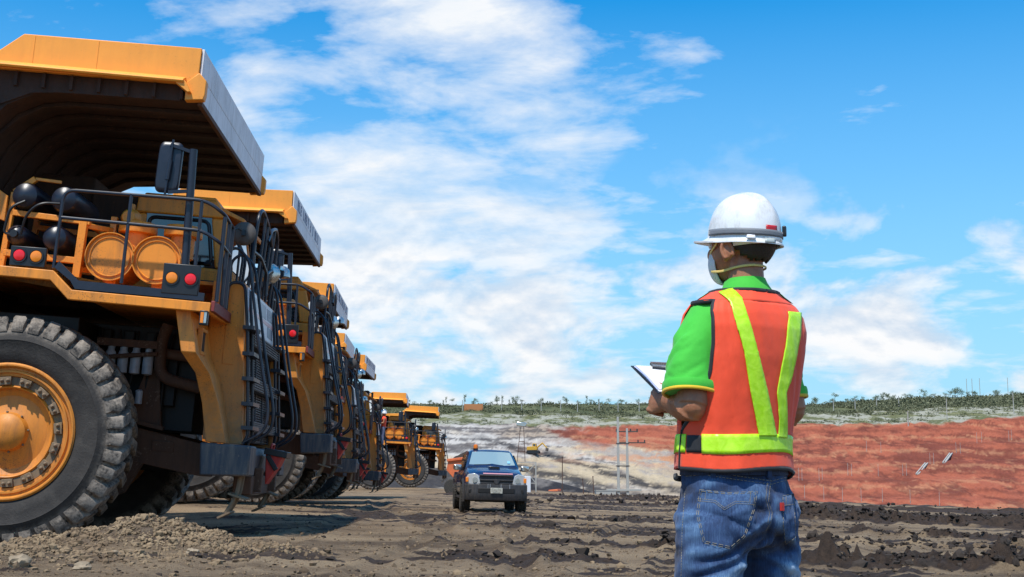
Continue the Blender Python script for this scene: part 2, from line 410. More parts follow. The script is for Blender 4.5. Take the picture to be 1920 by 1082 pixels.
    for z0, z1 in ((3.38, 3.60), (2.66, 2.86), (1.98, 2.14)):
        lou = MB(); slab(lou, -1.4, 1.72, z0, z1, -.03, .10)
        for k in range(5): slab(lou, -1.42, 1.74, z0+.012+k*(z1-z0)/5, z0+.03+k*(z1-z0)/5, .10, .12)
        lou.build('louvre', M['grille'], root)
    for s in (-1, 1): jb = MB(); slab(jb, s*1.72-.02, s*1.72+.02, 1.8, 3.6, -.02, .035); jb.build('grille_post', Yl, root)
    sg = MB(); slab(sg, -1.6, 1.6, 3.66, 4.33, -.02, .03); sgo = sg.build('sign_panel', M['white'], root, .01)
    for y0, y1, z0, z1 in ((-1.45, -.55, 4.03, 4.26), (-.4, .55, 4.03, 4.27), (.7, 1.45, 4.05, 4.26), (-1.45, -.5, 3.76, 3.93), (.75, 1.45, 3.74, 3.93)): bk = MB(); slab(bk, y0, y1, z0, z1, .03, .034); bk.build('sign_picture', M['signblue'], sgo)
    st = MB(); slab(st, -1.58, 1.58, 3.945, 4.01, .03, .036); st.build('sign_stripe', M['signred'], sgo)
    for k in range(9):
        pass
    # ---- bumper
    bp = MB()
    for s in (-1, 1): bp.prism([(2.58, 1.74), (3.38, 1.74), (3.38, 1.26), (2.62, 1.22)], s*2.32, s*1.66)
    bp.prism([(2.62, 1.73), (3.22, 1.73), (3.30, 1.60), (3.28, 1.32), (2.62, 1.26)], -1.65, 1.65)
    bp.box(3.0, 3.42, .95, 1.64, 1.36, 1.735)
    bo = bp.build('bumper', M['navy_worn'], root, .03)
    hk = MB()
    for y in (-.9, .9): hk.box(3.28, 3.42, y-.08, y+.08, 1.0, 1.4)
    hk.box(3.0, 3.3, -1.3, 1.3, .95, 1.26); hk.build('tow_bracket', M['rust'], root, .02)
    # ---- drop steps
    for s in (-1, 1):
        m = MB()
        for y in (1.75, 2.05):
            m.tube(fillet([(3.22, s*y, 1.27), (3.2, s*y, 1.02), (3.16, s*y, .88), (3.05, s*y, .66)], .15), .034, 8)
        m.box(3.06, 3.36, s*1.68, s*2.14, .92, .95, Matrix.Rotation(.25, 3, 'Y')); m.box(2.92, 3.14, s*1.66, s*2.14, .62, .65, Matrix.Rotation(-.5, 3, 'Y'))
        m.build('drop_step', M['clamp'], root)
    # ---- ladders on the radiator
    for s in (-1, 1):
        ld = MB()
        for y in (1.50, 2.02):
            ld.tube(fillet([(2.72, s*y, 3.86), (2.72, s*y, 4.34), (2.98, s*y, 4.34), (3.08, s*y, 3.7), (3.27, s*y, 1.9), (3.2, s*y, 1.76)], .16), .027, 10)
        for z in (3.62, 3.20, 2.80, 2.40, 2.02):
            x = fx(z)+.07; ld.box(x-.05, x+.14, s*1.40, s*2.12, z-.03, z+.03)
        ld.build('ladder', M['navy'], root)
        hr = MB()
        for y in (1.42, 2.10):
            hr.tube(fillet([(2.66, s*y, 3.86), (2.62, s*y, 4.78), (2.80, s*y, 4.92), (3.02, s*y, 4.72), (3.32, s*y, 3.3), (3.56, s*y, 2.35), (3.56, s*y, 2.0), (3.24, s*y, 1.80)], .22), .025, 10)
        hr.build('ladder_handrail', M['navy'], root)
    # ---- deck handrails
    r_ = .027
    for s in (-1, 1):
        hr = MB(); Y = s*3.46
        hr.tube(fillet([(.34, Y, 4.15), (.36, Y, 5.36), (2.50, Y, 5.37), (2.80, Y, 5.18), (2.80, s*2.62, 5.12)], .18), r_, 10)
        hr.tube(fillet([(.35, Y, 4.93), (2.5, Y, 4.90), (2.80, Y, 4.72), (2.80, s*2.62, 4.68)], .14), r_, 10)
        for x in (1.37, 2.44): hr.tube([(x, Y, 4.0), (x, Y, 5.37)], r_, 10)
        for y in (3.40, 2.95, 2.62): hr.tube([(2.80, s*y, 3.84), (2.80, s*y, 5.15)], r_+.005, 10)
        kp = [(.36, 4.16), (.62, 3.98), (.70, 3.86), (2.62, 3.83), (2.62, 3.95), (.74, 3.99), (.42, 4.26)]
        hr.prism(kp, s*3.43, s*3.49)
        hr.build('handrail', M['navy'], root); hr = MB()
        hr.tube(fillet([(2.92, s*1.30, 4.36), (2.98, s*1.30, 5.62), (2.98, s*.95, 5.78), (3.0, s*.2, 5.62), (3.02, s*-.25, 5.34)], .2), r_+.004, 10)
        hr.tube(fillet([(2.95, s*1.30, 4.98), (3.0, s*.75, 4.98), (3.02, s*.0, 4.80), (3.04, s*-.0, 4.4)], .15), r_, 10)
        for y, z in ((.62, 5.68), (.25, 5.6)): hr.tube([(2.95, s*y, 4.36), (3.0, s*y, z)], r_, 10)
        hr.tube(fillet([(2.72, s*1.30, 4.36), (2.72, s*1.30, 5.2), (2.9, s*1.30, 5.2)], .12), r_*.8, 8)
        hr.build('walkway_rail', M['navy'], root)
    # ---- cab
    cb = MB()
    sidep = [(.75, 3.85), (2.52, 3.85), (2.56, 4.45), (2.36, 5.55), (2.12, 5.90), (.78, 5.90)]
    cb.prism([(.75, 3.85), (2.52, 3.85), (2.56, 4.45), (2.52, 4.72), (.75, 4.80)], -.6, 1.9)
    cb.prism([(.75, 5.62), (2.33, 5.62), (2.14, 5.93), (.78, 5.93)], -.62, 1.92)
    for y0, y1 in ((-.6, -.52), (1.82, 1.9)):
        cb.prism([(.75, 4.8), (.98, 4.79), (.95, 5.62), (.75, 5.62)], y0, y1)
        cb.prism([(2.20, 4.745), (2.52, 4.72), (2.34, 5.62), (2.06, 5.62)], y0, y1)
    cb.box(.75, .83, -.5, 1.8, 4.8, 5.62)
    cb.box(.85, 2.1, -.5, 1.8, 5.93, 6.0)
    c_ = cb.build('cab', Yl, root, .04, seg=3)
    for y in (-.57, 1.87):
        w = MB(); w.prism([(.97, 4.77), (2.21, 4.74), (2.07, 5.63), (.95, 5.63)], y-.008, y+.008); w.build('cab_window', M['glass'], c_)
        sl = MB(); pts = [(1.02, y + (-.03 if y < 0 else .03), 4.83), (2.14, y + (-.03 if y < 0 else .03), 4.81), (2.02, y + (-.03 if y < 0 else .03), 5.56), (1.0, y + (-.03 if y < 0 else .03), 5.56)]
        sl.tube(fillet(pts + [pts[0], pts[1]], .12), .03, 8); sl.build('window_seal', M['black'], c_)
    w = MB(); w.add([(2.50, -.5, 4.74), (2.50, 1.8, 4.74), (2.32, 1.8, 5.61), (2.32, -.5, 5.61)], [(0, 1, 2, 3)]); w.build('windscreen', M['glass'], c_)
    w = MB(); w.box(1.95, 2.3, -.625, -.605, 4.40, 4.52); w.build('door_handle', M['black'], c_)
    v = MB(); v.prism([(2.05, 5.90), (2.62, 5.66), (2.60, 5.60), (2.1, 5.80)], -.5, 1.8); v.build('sun_visor', Yl, c_, .01)
    gh = MB(); gh.tube(fillet([(2.62, -.5, 4.1), (2.66, -.5, 5.0), (2.5, -.5, 5.3)], .1), .025, 8); gh.tube(fillet([(2.62, -.2, 4.1), (2.66, -.2, 5.0), (2.5, -.2, 5.3)], .1), .025, 8); gh.build('grab_bar', M['navy'], c_)
    m = MB(); m.box(-1.2, -.1, -.2, 3.2, 3.9, 6.25); m.box(-.1, .74, -.3, 3.3, 3.9, 6.0); m.build('dark_gap_filler', M['under'], root, .03)  # made-up dark boxes, added to close the bright sky gap below the canopy
    # ---- air cleaners
    for x in (1.03, 1.75):
        m = MB(); m.lathe([(.02, -2.98), (.29, -2.98), (.30, -3.0), (.31, -3.0), (.315, -2.97), (.35, -2.97), (.365, -3.02), (.378, -3.02), (.38, -2.96), (.37, -2.94), (.352, -2.9), (.352, -2.1), (.33, -1.98), (.02, -1.96)], c=(x, 0, 4.46), n=40)
        m.box(x-.08, x+.08, -2.8, -2.6, 3.84, 4.12)
        a = m.build('air_cleaner', Yl, root)
        m = MB(); m.lathe([(.19, 4.6), (.19, 4.94), (.30, 4.95), (.305, 4.98), (.30, 5.08), (.27, 5.12), (.1, 5.14), (.01, 5.14)], c=(x+.23, -2.35, 0), axis='z', n=32); m.build('intake_cap', Yl, a)
    # ---- air tanks and their rack
    rk = MB()
    def fb(p, q, w=.09): rk.bar(p, q, w)
    for y in (-2.78, -1.5):
        fb((-.66, y, 4.15), (-.60, y, 5.38)); fb((-.60, y, 5.38), (-.30, y, 5.62)); fb((-.30, y, 5.62), (.1, y, 5.60), .05)
        fb((-.62, y, 5.06), (.62, y, 5.0)); fb((-.64, y, 4.42), (.5, y, 4.38), .1); fb((.50, y, 4.0), (.52, y, 5.02), .12)
    fb((.84, -2.3, 4.0), (.86, -2.3, 5.2), .1); fb((.5, -2.78, 4.95), (.86, -2.3, 4.98), .08); fb((.5, -2.78, 4.25), (.86, -2.3, 4.3), .08); fb((.62, -2.78, 3.95), (.95, -2.3, 3.98), .06)
    for x, z in ((-.6, 5.36), (.52, 5.02), (-.64, 4.42), (.5, 4.38)): fb((x, -2.78, z), (x, -1.5, z), .07)
    rk.prism([(-1.4, 5.1), (-.66, 4.9), (-.66, 5.3), (-1.4, 5.75)], -2.9, -2.84)
    rk.lathe([(.02, -2.35), (.10, -2.35), (.16, -2.2), (.16, -2.05), (.10, -1.9), (.02, -1.9)], c=(1.08, 0, 5.22), n=20); rk.box(1.04, 1.12, -2.2, -2.1, 5.3, 5.46)
    rk.build('tank_rack', Yl, root, .008)
    for x, z, r in ((-.40, 5.33, .215), (.20, 5.32, .215), (-.46, 4.70, .165), (.13, 4.70, .205)):
        m = MB(); m.lathe([(.01, -2.97), (r*.5, -2.95), (r*.86, -2.90), (r, -2.82), (r, -1.6), (r*.8, -1.5), (.01, -1.45)], c=(x, 0, z), n=32); m.build('air_tank', M['navy'], root)
    hz = MB(); hz.tube(fillet([(-.35, -3.0, 5.22), (-.55, -3.05, 5.1), (-.62, -3.0, 4.7), (-.5, -2.98, 4.68)], .15), .022, 8); hz.tube(fillet([(.18, -3.0, 5.22), (-.1, -3.08, 5.2), (-.3, -3.05, 5.0), (-.36, -2.98, 4.7)], .18), .022, 8)
    hz.lathe([(.06, -3.03), (.06, -2.93)], c=(-.46, 0, 4.70), n=10); hz.build('air_hose', M['black'], root)
    # ---- lamp boxes
    for (x0, x1, z0, z1, xs, cols) in ((-.31, .22, 4.14, 4.44, (-.17, .08), ('lens_red', 'lens_orange')), (1.98, 2.53, 3.90, 4.36, (2.12, 2.40), ('lens_orange', 'lens_red'))):
        m = MB(); m.box(x0, x1, -3.50, -3.42, z0, z1); bx_ = m.build('lamp_box', M['black'], root, .01)
        for x, c in zip(xs, cols):
            m = MB(); m.lathe([(.09, -3.502), (.082, -3.525), (.05, -3.535), (.005, -3.538)], c=(x, 0, (z0+z1)/2+.01), n=24); m.build('lamp_lens', M[c], bx_)
            m = MB(); m.lathe([(.112, -3.50), (.112, -3.52), (.094, -3.52), (.094, -3.50)], c=(x, 0, (z0+z1)/2+.01), n=24); m.build('lamp_rim', M['black'], bx_)
    m = MB(); m.box(2.60, 2.72, -3.56, -3.44, 3.46, 3.68); sl = m.build('side_lamp', M['black'], root, .01)
    m = MB(); m.box(2.62, 2.665, -3.58, -3.562, 3.49, 3.65); m.build('lamp_lens', M['lens_orange'], sl)
    m = MB(); m.box(2.672, 2.71, -3.58, -3.562, 3.49, 3.65); m.build('lamp_lens', M['chrome'], sl)
    # ---- mirrors and lamps
    for s in (-1, 1):
        m = MB(); m.tube([(2.28, s*3.34, 3.85), (2.20, s*3.34, 6.17)], .062, 12); m.bar((2.2, s*3.34, 6.12), (1.86, s*3.42, 6.2), .05); m.bar((2.22, s*3.34, 5.52), (1.9, s*3.42, 5.46), .05)
        m.tube([(1.86, s*3.43, 5.40), (1.90, s*3.43, 6.28)], .018, 8); m.tube([(1.87, s*3.43, 5.65), (1.89, s*3.43, 5.95)], .035, 8); mp = m.build('mirror_post', M['navy'], root)
        m = MB(); rr = []
        for d, k in ((0, .92), (.025, 1), (.06, 1), (.085, .9), (.088, .8)):
            pts = []
            for q in range(28):
                a = 2*PI*q/28; n_ = .35
                cx_ = math.copysign(abs(math.cos(a))**n_, math.cos(a))*.185*k; cz_ = math.copysign(abs(math.sin(a))**n_, math.sin(a))*.40*k
                pts.append((1.86+cx_ + .02*cz_, s*(3.28+d*1.2), 5.86+cz_))
            rr.append(pts)
        m.rings(rr); m.build('wing_mirror', M['navy'], mp)
    for y in (-2.30, 1.0):
        m = MB(); c0 = Vector((2.93, y, 5.10 if y < 0 else 4.95))
        m.lathe([(.01, -.05), (.12, -.045), (.185, -.015), (.195, .0), (.185, .02), (.01, .03)], c=c0, n=28); mm = m.build('round_mirror', M['steel' if y < 0 else 'chrome'], root)
        m = MB(); m.tube(fillet([(2.80, y-.3, 5.1), (2.85, y-.12, 5.16), c0+Vector((0, -.06, .02))], .05), .014, 6); m.box(c0.x-.03, c0.x+.03, y-.09, y-.05, c0.z-.04, c0.z+.05); m.build('mirror_arm', M['black'], mm)
    m = MB(); m.lathe([(.01, -.17), (.08, -.16), (.14, -.10), (.16, .0), (.165, .04), (.15, .05), (.01, .055)], c=(3.05, 1.75, 5.05), axis='z', n=24, rot=Matrix.Rotation(PI, 3, 'X')); lm = m.build('work_lamp', M['chrome'], root)
    m = MB(); m.bar((3.05, 1.6, 5.1), (2.9, 1.35, 5.0), .04); m.box(2.98, 3.12, 1.5, 1.62, 4.98, 5.1); m.build('lamp_bracket', M['navy'], lm)
    return root, fa

def add_chock(T, yc, label):
    """red wheel chock hung on the bumper of truck T; a thing of its own"""
    e = empty('wheel_chock'); tag(e, label, 'wheel chock', 'red wheel chocks hung on the bumpers')
    W = T.matrix_world @ Matrix.Translation((3.40, yc, 1.72)); e.matrix_world = W
    m = MB(); m.prism([(-.02, .0), (.30, -.04), (.22, -.26), (.02, -.60)], -.26, .26); m.build('chock_body', M['red'], e, .02)
    m = MB(); m.box(-.04, .35, -.30, .30, -.11, .0, Matrix.Rotation(.12, 3, 'Y')); m.bar((.02, -.275, -.10), (.19, -.275, -.34), .03, .08); m.bar((.02, .275, -.10), (.19, .275, -.34), .03, .08)
    m.build('chock_band', M['black'], e, .01)
    m = MB(); m.tube(fillet([(.05, -.12, 0), (.06, -.12, .09), (.06, .2, .09), (.05, .2, 0)], .05), .022, 8); m.build('chock_handle', M['red'], e)
    return e

def letters(parent, fa, seed, dens=1.0):
    """worn painted lettering on the canopy fascia (too worn to read)"""
    rn = random.Random(seed); m = MB(); y = -2.7
    while y < 2.9:
        w = rn.uniform(.20, .27); x = 2.2395
        def st(y0, y1, z0, z1): m.box(2.233, x, y+y0*w, y+y1*w, 7.39+z0*.27, 7.39+z1*.27)
        k = rn.randrange(6)
        if k in (0, 1, 3): st(0, .24, 0, 1)
        if k in (0, 2, 4): st(.76, 1, .0, 1)
        if k in (0, 1, 2, 5): st(.25, .75, .8, 1)
        if k in (1, 3, 4, 5): st(.25, .75, 0, .2)
        if k in (0, 1, 2, 4): st(.25, .75, .42, .6)
        if k == 5: st(.38, .62, .21, .79)
        y += w + (.12 if rn.random() > .22 else .42)
    o = m.build('faded_lettering', M['ink'], fa)
    return o

truck, fascia0 = make_truck()
SPOTS = [  # x, y, z, yaw, nose-down pitch
    (-7.71, 23.23, -.04, 2.91, 4.17), (-8.13, 36.18, .41, 2.61, 2.14), (-9.06, 49.38, .01, 3.2, 3.5), (-10.66, 64.42, -.10, 3.27, 4.36),
    (-10.57, 73.27, -.32, 1.65, 4.26), (-11.18, 110.8, -.14, 3.0, 2.16), (-9.9, 131.95, -.16, 2.92, 3.46)]
TL = ['large yellow haul truck closest to the camera, front wheel and black air tanks fully visible',
      'second yellow haul truck in the row, white sign on its radiator',
      'third yellow haul truck in the row, behind the one with the white radiator sign',
      'mostly hidden yellow haul truck, fourth in the row',
      'fifth yellow haul truck in the row, with a white helmeted worker at its ladder',
      'yellow haul truck seen side on behind the ladder truck, sixth in the row',
      'farthest yellow haul truck in the row, next to the orange tipper']
TRUCKS = []
for i, (x, y, z, yw, pt) in enumerate(SPOTS):
    o = truck if i == 0 else copy_tree(truck)
    o.location = (x, y, z); o.rotation_euler = (0, R(pt), R(yw)); o.rotation_mode = 'XYZ'
    tag(o, TL[i], 'haul truck', 'haul trucks parked in a row'); TRUCKS.append(o)
bpy.context.view_layer.update()
for i in (1, 2, 4):
    f = next(c for b in TRUCKS[i].children if b.name.startswith('dump_body') for c in b.children if c.name.startswith('fascia') and not c.name.startswith('fascia_edge'))
    letters(TRUCKS[i], f, i)
for i, nm in enumerate(['closest truck', 'second truck', 'third truck', 'fourth truck', 'fifth truck']):
    add_chock(TRUCKS[i], -.30, f'red wheel chock hung on the bumper of the {nm} in the row')
# ------------------------------------------------------------------ camera, sun, sky
cam = bpy.data.cameras.new('camera'); co = bpy.data.objects.new('camera', cam); COL.objects.link(co); scene.camera = co
cam.sensor_width = 36; cam.lens = 46.875; cam.clip_start = .1; cam.clip_end = 9000
co.location = (0, 0, 1.0); co.rotation_euler = (R(90) + math.atan(349/2500), 0, 0)
scene.view_settings.view_transform = 'Standard'; scene.view_settings.look = 'None'; scene.view_settings.exposure = 0
SUN_EL, SUN_AZ = 62, 205      # azimuth clockwise from +y: behind the camera, a little to the left
az = R(SUN_AZ); el = R(SUN_EL)
sd = Vector((math.sin(az)*math.cos(el), math.cos(az)*math.cos(el), math.sin(el)))
sl = bpy.data.lights.new('sun', 'SUN'); so = bpy.data.objects.new('sun', sl); COL.objects.link(so)
sl.energy = 5.0; sl.angle = R(1.0); sl.color = (1, .955, .88)
so.rotation_euler = (-sd).to_track_quat('-Z', 'Y').to_euler(); so.location = (0, 0, 60)
w = bpy.data.worlds.new('World'); scene.world = w; w.use_nodes = True
wt = w.node_tree; bg = wt.nodes['Background']
class WT(NT):
    def __init__(s, t): s.t = t
W = WT(wt)
sky = W.n('ShaderNodeTexSky', sky_type='NISHITA', sun_disc=False, sun_elevation=el, sun_rotation=az, altitude=0, air_density=1.0, dust_density=.6, ozone_density=2.2)
d = W.n('ShaderNodeTexCoord').outputs['Generated']
D = W.n('ShaderNodeSeparateXYZ', i_Vector=d)
zc = W.math('MAXIMUM', D.outputs[2], 0.0)
# clear-sky colour: the Nishita sky, made a deeper blue as in the photograph
hs = W.n('ShaderNodeHueSaturation', i_Hue=.5, i_Saturation=1.12, i_Value=1.0, i_Color=W.mix(1.0, sky.outputs[0], (.34, .98, 1.32), 'MULTIPLY'))
blue = W.mix(W.n('ShaderNodeMapRange', i_0=zc, i_1=.0, i_2=.36, i_3=.92, i_4=.0).outputs[0], hs.outputs[0], (3.2, 4.9, 6.2), 'MIX')
# cloud plane coordinates
den = W.math('ADD', zc, .16)
cv = W.n('ShaderNodeCombineXYZ', i_X=W.math('DIVIDE', D.outputs[0], den), i_Y=W.math('DIVIDE', D.outputs[1], den), i_Z=0.0).outputs[0]
c1 = W.noise(W.mapping(cv, (1, 1.1, 1), (3.3, 1.2, 0), (0, 0, R(22))), 1.9, 10, .57, .3)
c2 = W.noise(W.mapping(cv, (.95, 1.15, 1), (7.1, 4.2, 0), (0, 0, R(28))), 4.6, 9, .60, .25)
def blob(px, py, r, k=1.0):
    """cover weight around a world direction; px, py are the place in the reference, turned into azimuth and elevation"""
    th = math.atan(349/2500); f = 2500.
    v = Vector(((px-960)/f, math.cos(th) - (541-py)/f*math.sin(th), math.sin(th) + (541-py)/f*math.cos(th))).normalized()
    dt = W.n('ShaderNodeVectorMath', operation='DISTANCE', i_0=d); dt.inputs[1].default_value = v
    return W.math('MULTIPLY', W.n('ShaderNodeMapRange', interpolation_type='SMOOTHSTEP', i_0=dt.outputs['Value'], i_1=0.0, i_2=r, i_3=1.0, i_4=0.0).outputs[0], k)
cov = None
for bl in ((600, 310, .13, .11), (720, 330, .12, .05), (850, 55, .085, .19), (700, 70, .07, .09), (470, 75, .05, .13), (900, 160, .13, .08), (1060, 180, .09, .11), (1000, 530, .08, .22), (700, 570, .08, .20), (1640, 640, .05, .14), (980, 735, .03, .15), (835, 750, .02, .2), (870, 300, .13, .12), (1250, 120, .06, .10), (1080, 270, .06, .14), (450, 240, .05, .2),
           (1600, 620, .08, .10), (1480, 35, .04, .06), (1660, 350, .06, .06), (1130, 590, .09, .08), (850, 650, .12, .06), (1640, 90, .20, -.16), (1780, 220, .2, -.10), (1300, 290, .08, -.10), (980, 360, .035, -.08), (480, 210, .03, -.10), (250, 100, .08, -.12), (1180, 60, .05, -.10), (1330, 420, .07, -.06)):
    b_ = blob(*bl); cov = b_ if cov is None else W.math('ADD', cov, b_)
base = W.math('MULTIPLY_ADD', W.math('SUBTRACT', W.math('ADD', W.math('MULTIPLY', c1, .60), W.math('MULTIPLY', c2, .40)), .5), 2.15, .425)
dens = W.math('ADD', base, cov)
m1 = W.ramp(dens, [(.44, 0), (.58, .40), (.84, .95)])
# low cumulus with flat grey bases near the horizon
cu = W.n('ShaderNodeCombineXYZ', i_X=W.math('ARCTAN2', D.outputs[0], D.outputs[1]), i_Y=W.math('MULTIPLY', zc, 1.9), i_Z=0.0).outputs[0]
c3 = W.noise(cu, 8.0, 9, .55, .2); c3b = W.noise(W.mapping(cu, (1, 1, 1), (0, -.013, 0)), 8.0, 9, .55, .2)
band = W.math('MULTIPLY', W.n('ShaderNodeMapRange', interpolation_type='SMOOTHSTEP', i_0=zc, i_1=.0, i_2=.07, i_3=.55, i_4=1.0).outputs[0], W.n('ShaderNodeMapRange', interpolation_type='SMOOTHSTEP', i_0=zc, i_1=.12, i_2=.27, i_3=1.0, i_4=.0).outputs[0])
m2 = W.math('MULTIPLY', W.ramp(W.math('ADD', c3, W.math('MULTIPLY', cov, .45)), [(.475, 0), (.545, .7), (.65, .97)]), band)
shade = W.n('ShaderNodeMapRange', i_0=W.math('SUBTRACT', c3, c3b), i_1=-.06, i_2=.05, i_3=1.0, i_4=0.0).outputs[0]
ccol2 = W.mix(shade, (6.6, 6.6, 6.65), (4.2, 4.9, 5.8))
ccol1 = W.mix(W.ramp(c2, [(.38, 0), (.66, 1)]), (5.4, 5.95, 6.5), (6.6, 6.65, 6.7))
skyc = W.mix(m1, blue, ccol1); skyc = W.mix(m2, skyc, ccol2)
wt.links.new(skyc, bg.inputs['Color']); bg.inputs['Strength'].default_value = .150
# ------------------------------------------------------------------ ground of the bench
PADS = [(-7.6, 20.3, -.16, 2.6, 4.2), (-8, 26.6, -.05, 3, 3), (-8.1, 34.5, .32, 3.4, 5.5), (-9, 47.5, -.05, 3.5, 6), (-10.6, 62, -.1, 3.6, 6), (-10.5, 72, -.35, 3.6, 7), (-11, 109, -.18, 5, 9), (-9.9, 130, -.22, 5, 10)]
def edge_y(x): return 168 - .0*x - 52*sst(14, 44, x) - 10*sst(44, 120, x) + 4*np.sin(x*.11) + 14*sst(-40, -120, x)
def ground_base(x, y):
    x = np.asarray(x, float); y = np.asarray(y, float)
    z = -.033*np.maximum(x, 0)*sst(2, 30, y) + .012*np.maximum(-x, 0) - .0075*np.maximum(y-32, 0)
    wt_ = 0; acc = 0
    for px, py, pz, sx, sy in PADS:
        w_ = np.exp(-(((x-px)/sx)**2 + ((y-py)/sy)**2))
        left = .07*np.maximum(-(x-px)-2, 0)
        acc = acc + w_*(pz + 0); wt_ = wt_ + w_
    k = np.clip(wt_, 0, 1)
    z = z*(1-k) + np.where(wt_ > 1e-6, acc/np.maximum(wt_, 1e-6), 0)*k
    z = z + .06*np.clip(-x-11.5, 0, 60)*np.exp(-np.maximum(-x-11.5, 0)/40)*sst(2, 14, y)
    return z
RIDGES = [  # x0, y0, x1, y1, width, height, of dark mud windrows left by the grader
    (8.5, 43, 17, 37.5, .9, .30), (6, 47, 10, 43.2, .9, .2), (3.8, 16.0, 7.5, 15.2, .55, .22), (2.2, 19.2, 3.4, 17.6, .55, .24), (1.4, 25, 4.5, 24.2, .4, .04), (2.6, 34, 8, 31, .5, .06), (-.6, 27, .9, 26.2, .4, .05), (.4, 20.5, 1.3, 20.2, .3, .05),
    (7.5, 29, 12, 26, .5, .14), (5, 23.5, 8.2, 21.8, .5, .13), (-.5, 33, 3, 31.5, .6, .06), (-1, 16.8, 1.0, 16.2, .3, .03), (1.0, 60, 14, 66, 1.6, .22), (10, 70, 30, 78, 2.0, .3), (-4, 96, 12, 104, 2, .35), (12, 52, 24, 49, 1.2, .16), (3, 80, 22, 92, 2, .25)]
PILES = [(-4.6, 17.1, 1.05, .7, .36), (-5.6, 15.0, 1.5, .6, .15), (-3.5, 16.6, .8, .5, .10), (-5.9, 17.6, 1.2, .5, .20), (-7.6, 18.7, 2.0, .35, .10), (-5.4, 20.5, .4, 1.2, .10)]
def mudmask(x, y):
    m = np.zeros_like(x); h = np.zeros_like(x)
    for x0, y0, x1, y1, w_, hh in RIDGES:
        dx, dy = x1-x0, y1-y0; L = dx*dx+dy*dy
        t = ((x-x0)*dx + (y-y0)*dy)/L; tc = np.clip(t, 0, 1)
        wob = .5*noise2(x*.35+5, y*.3)*w_
        dd = np.hypot(x-(x0+tc*dx), (y-(y0+tc*dy))+wob)
        g = np.exp(-(dd/w_)**2); m = np.maximum(m, g*1.15); h = h + hh*np.exp(-(dd/(w_*.7))**2)
    return m, h
def ground_all(x, y):
    b = ground_base(x, y)
    mud, rh = mudmask(x, y)
    n1 = fbm(x*.16+3, y*.34, 5, .55); n2 = fbm(x*.9, y*1.3, 4, .55)
    mm = np.clip(mud*1.1 + 1.15*n1 + .70*n2 - .17, 0, 1.3)
    mm = sst(.22, .66, mm)
    far = 1 - sst(50, 90, y)
    cl = np.clip(fbm(x*2.3, y*2.3, 4, .6), -.6, 1)
    fine = fbm(x*5.1+4, y*5.1, 3, .6)
    z = b + rh*(1-.45*sst(17, 21, y)*sst(8, 6, x))*(.55+.8*cl+.45*fine+.25*np.abs(noise2(x*9, y*9))) + mm*far*(.020*cl+.020*fine+.018*fbm(x*13, y*13, 2)+.010) + .012*fbm(x*.8+9, y*.8, 3)*far + .004*fine*far
    # long shallow wheel ruts
    global RUT
    RUT = np.zeros_like(x)
    for rx, sl_, w_ in ((-1.55, .012, .16), (-.05, .012, .16), (1.3, .16, .16), (2.75, .16, .16), (-3.2, -.05, .30), (-.9, -.13, .30), (5.2, .30, .34), (8.6, .30, .34)):
        u = x - (rx + sl_*(y-20)) - .25*np.sin(y*.13+rx); g_ = np.exp(-(u/w_)**4)*sst(9, 13, y)*far*np.clip(.65+.9*noise2(x*.3+rx, y*.22), 0, 1); RUT = np.maximum(RUT, g_)
        z = z - .045*g_ + .03*np.exp(-((np.abs(u)-w_*1.35)/(w_*.45))**2)*far*sst(9, 13, y)
    pl = np.zeros_like(x)
    for px, py, sx, sy, hh in PILES:
        g = np.exp(-(((x-px)/sx)**2 + ((y-py)/sy)**2)); pl = np.maximum(pl, np.clip(g*1.6, 0, 1)); z = z + hh*g*(1+.30*fbm(x*2.2, y*2.2, 3)+.12*fine)
    e = edge_y(x); dr = np.maximum(y - e, 0)
    berm = .5*np.exp(-((y-e+2.5)/2.2)**2)*(.6+.6*noise2(x*.35, y*.1))
    z = z + berm*.55 - dr*.75
    mm = np.maximum(mm, sst(-7, -1.5, y-e))
    return z, mm, pl
ys = np.concatenate([np.linspace(-60, 6, 30), 6*np.exp(np.arange(1, 870)*.00383)]); ys = ys[ys < 205]
xs = np.concatenate([-np.geomspace(700, 8.2, 110), np.linspace(-8.15, 13.15, 400), np.geomspace(13.2, 700, 130)])
X, Y = np.meshgrid(xs, ys); Z, MUD, PIL = ground_all(X, Y); RUT0 = RUT.copy()
t = NT('quarry_ground'); c = t.coord()
at_ = t.n('ShaderNodeAttribute', attribute_name='soil'); A = t.n('ShaderNodeSeparateColor', i_Color=at_.outputs['Color'])
f1 = t.noise(t.mapping(c, (.5, 1.0, 1)), .9, 8, .62); f2 = t.noise(c, 7, 8, .7); f3 = t.noise(c, 34, 5, .7)
f0 = t.noise(t.mapping(c, (.35, .8, 1)), .55, 7, .6); f4 = t.noise(c, 95, 3, .7)
pale = t.mix(t.ramp(t.math('ADD', t.math('MULTIPLY', f0, .55), t.math('MULTIPLY', f1, .45)), [(.39, 0), (.58, 1)]), (.105, .065, .037), (.375, .262, .155))
pale = t.mix(t.ramp(f2, [(.47, 0), (.75, .6)]), pale, (.42, .30, .18))
pale = t.mix(t.ramp(f3, [(.32, .7), (.48, 0)]), pale, (.070, .047, .032)); pale = t.mix(t.ramp(f4, [(.36, .5), (.5, 0)]), pale, (.05, .036, .026)); pale = t.mix(t.ramp(f4, [(.60, 0), (.70, .7)]), pale, (.46, .37, .26))
mud = t.mix(t.ramp(f2, [(.3, 0), (.75, 1)]), (.022, .014, .0095), (.088, .055, .036))
mfac = t.ramp(t.math('ADD', A.outputs[0], t.math('MULTIPLY', t.math('SUBTRACT', f2, .5), 1.3)), [(.26, 0), (.60, 1)])
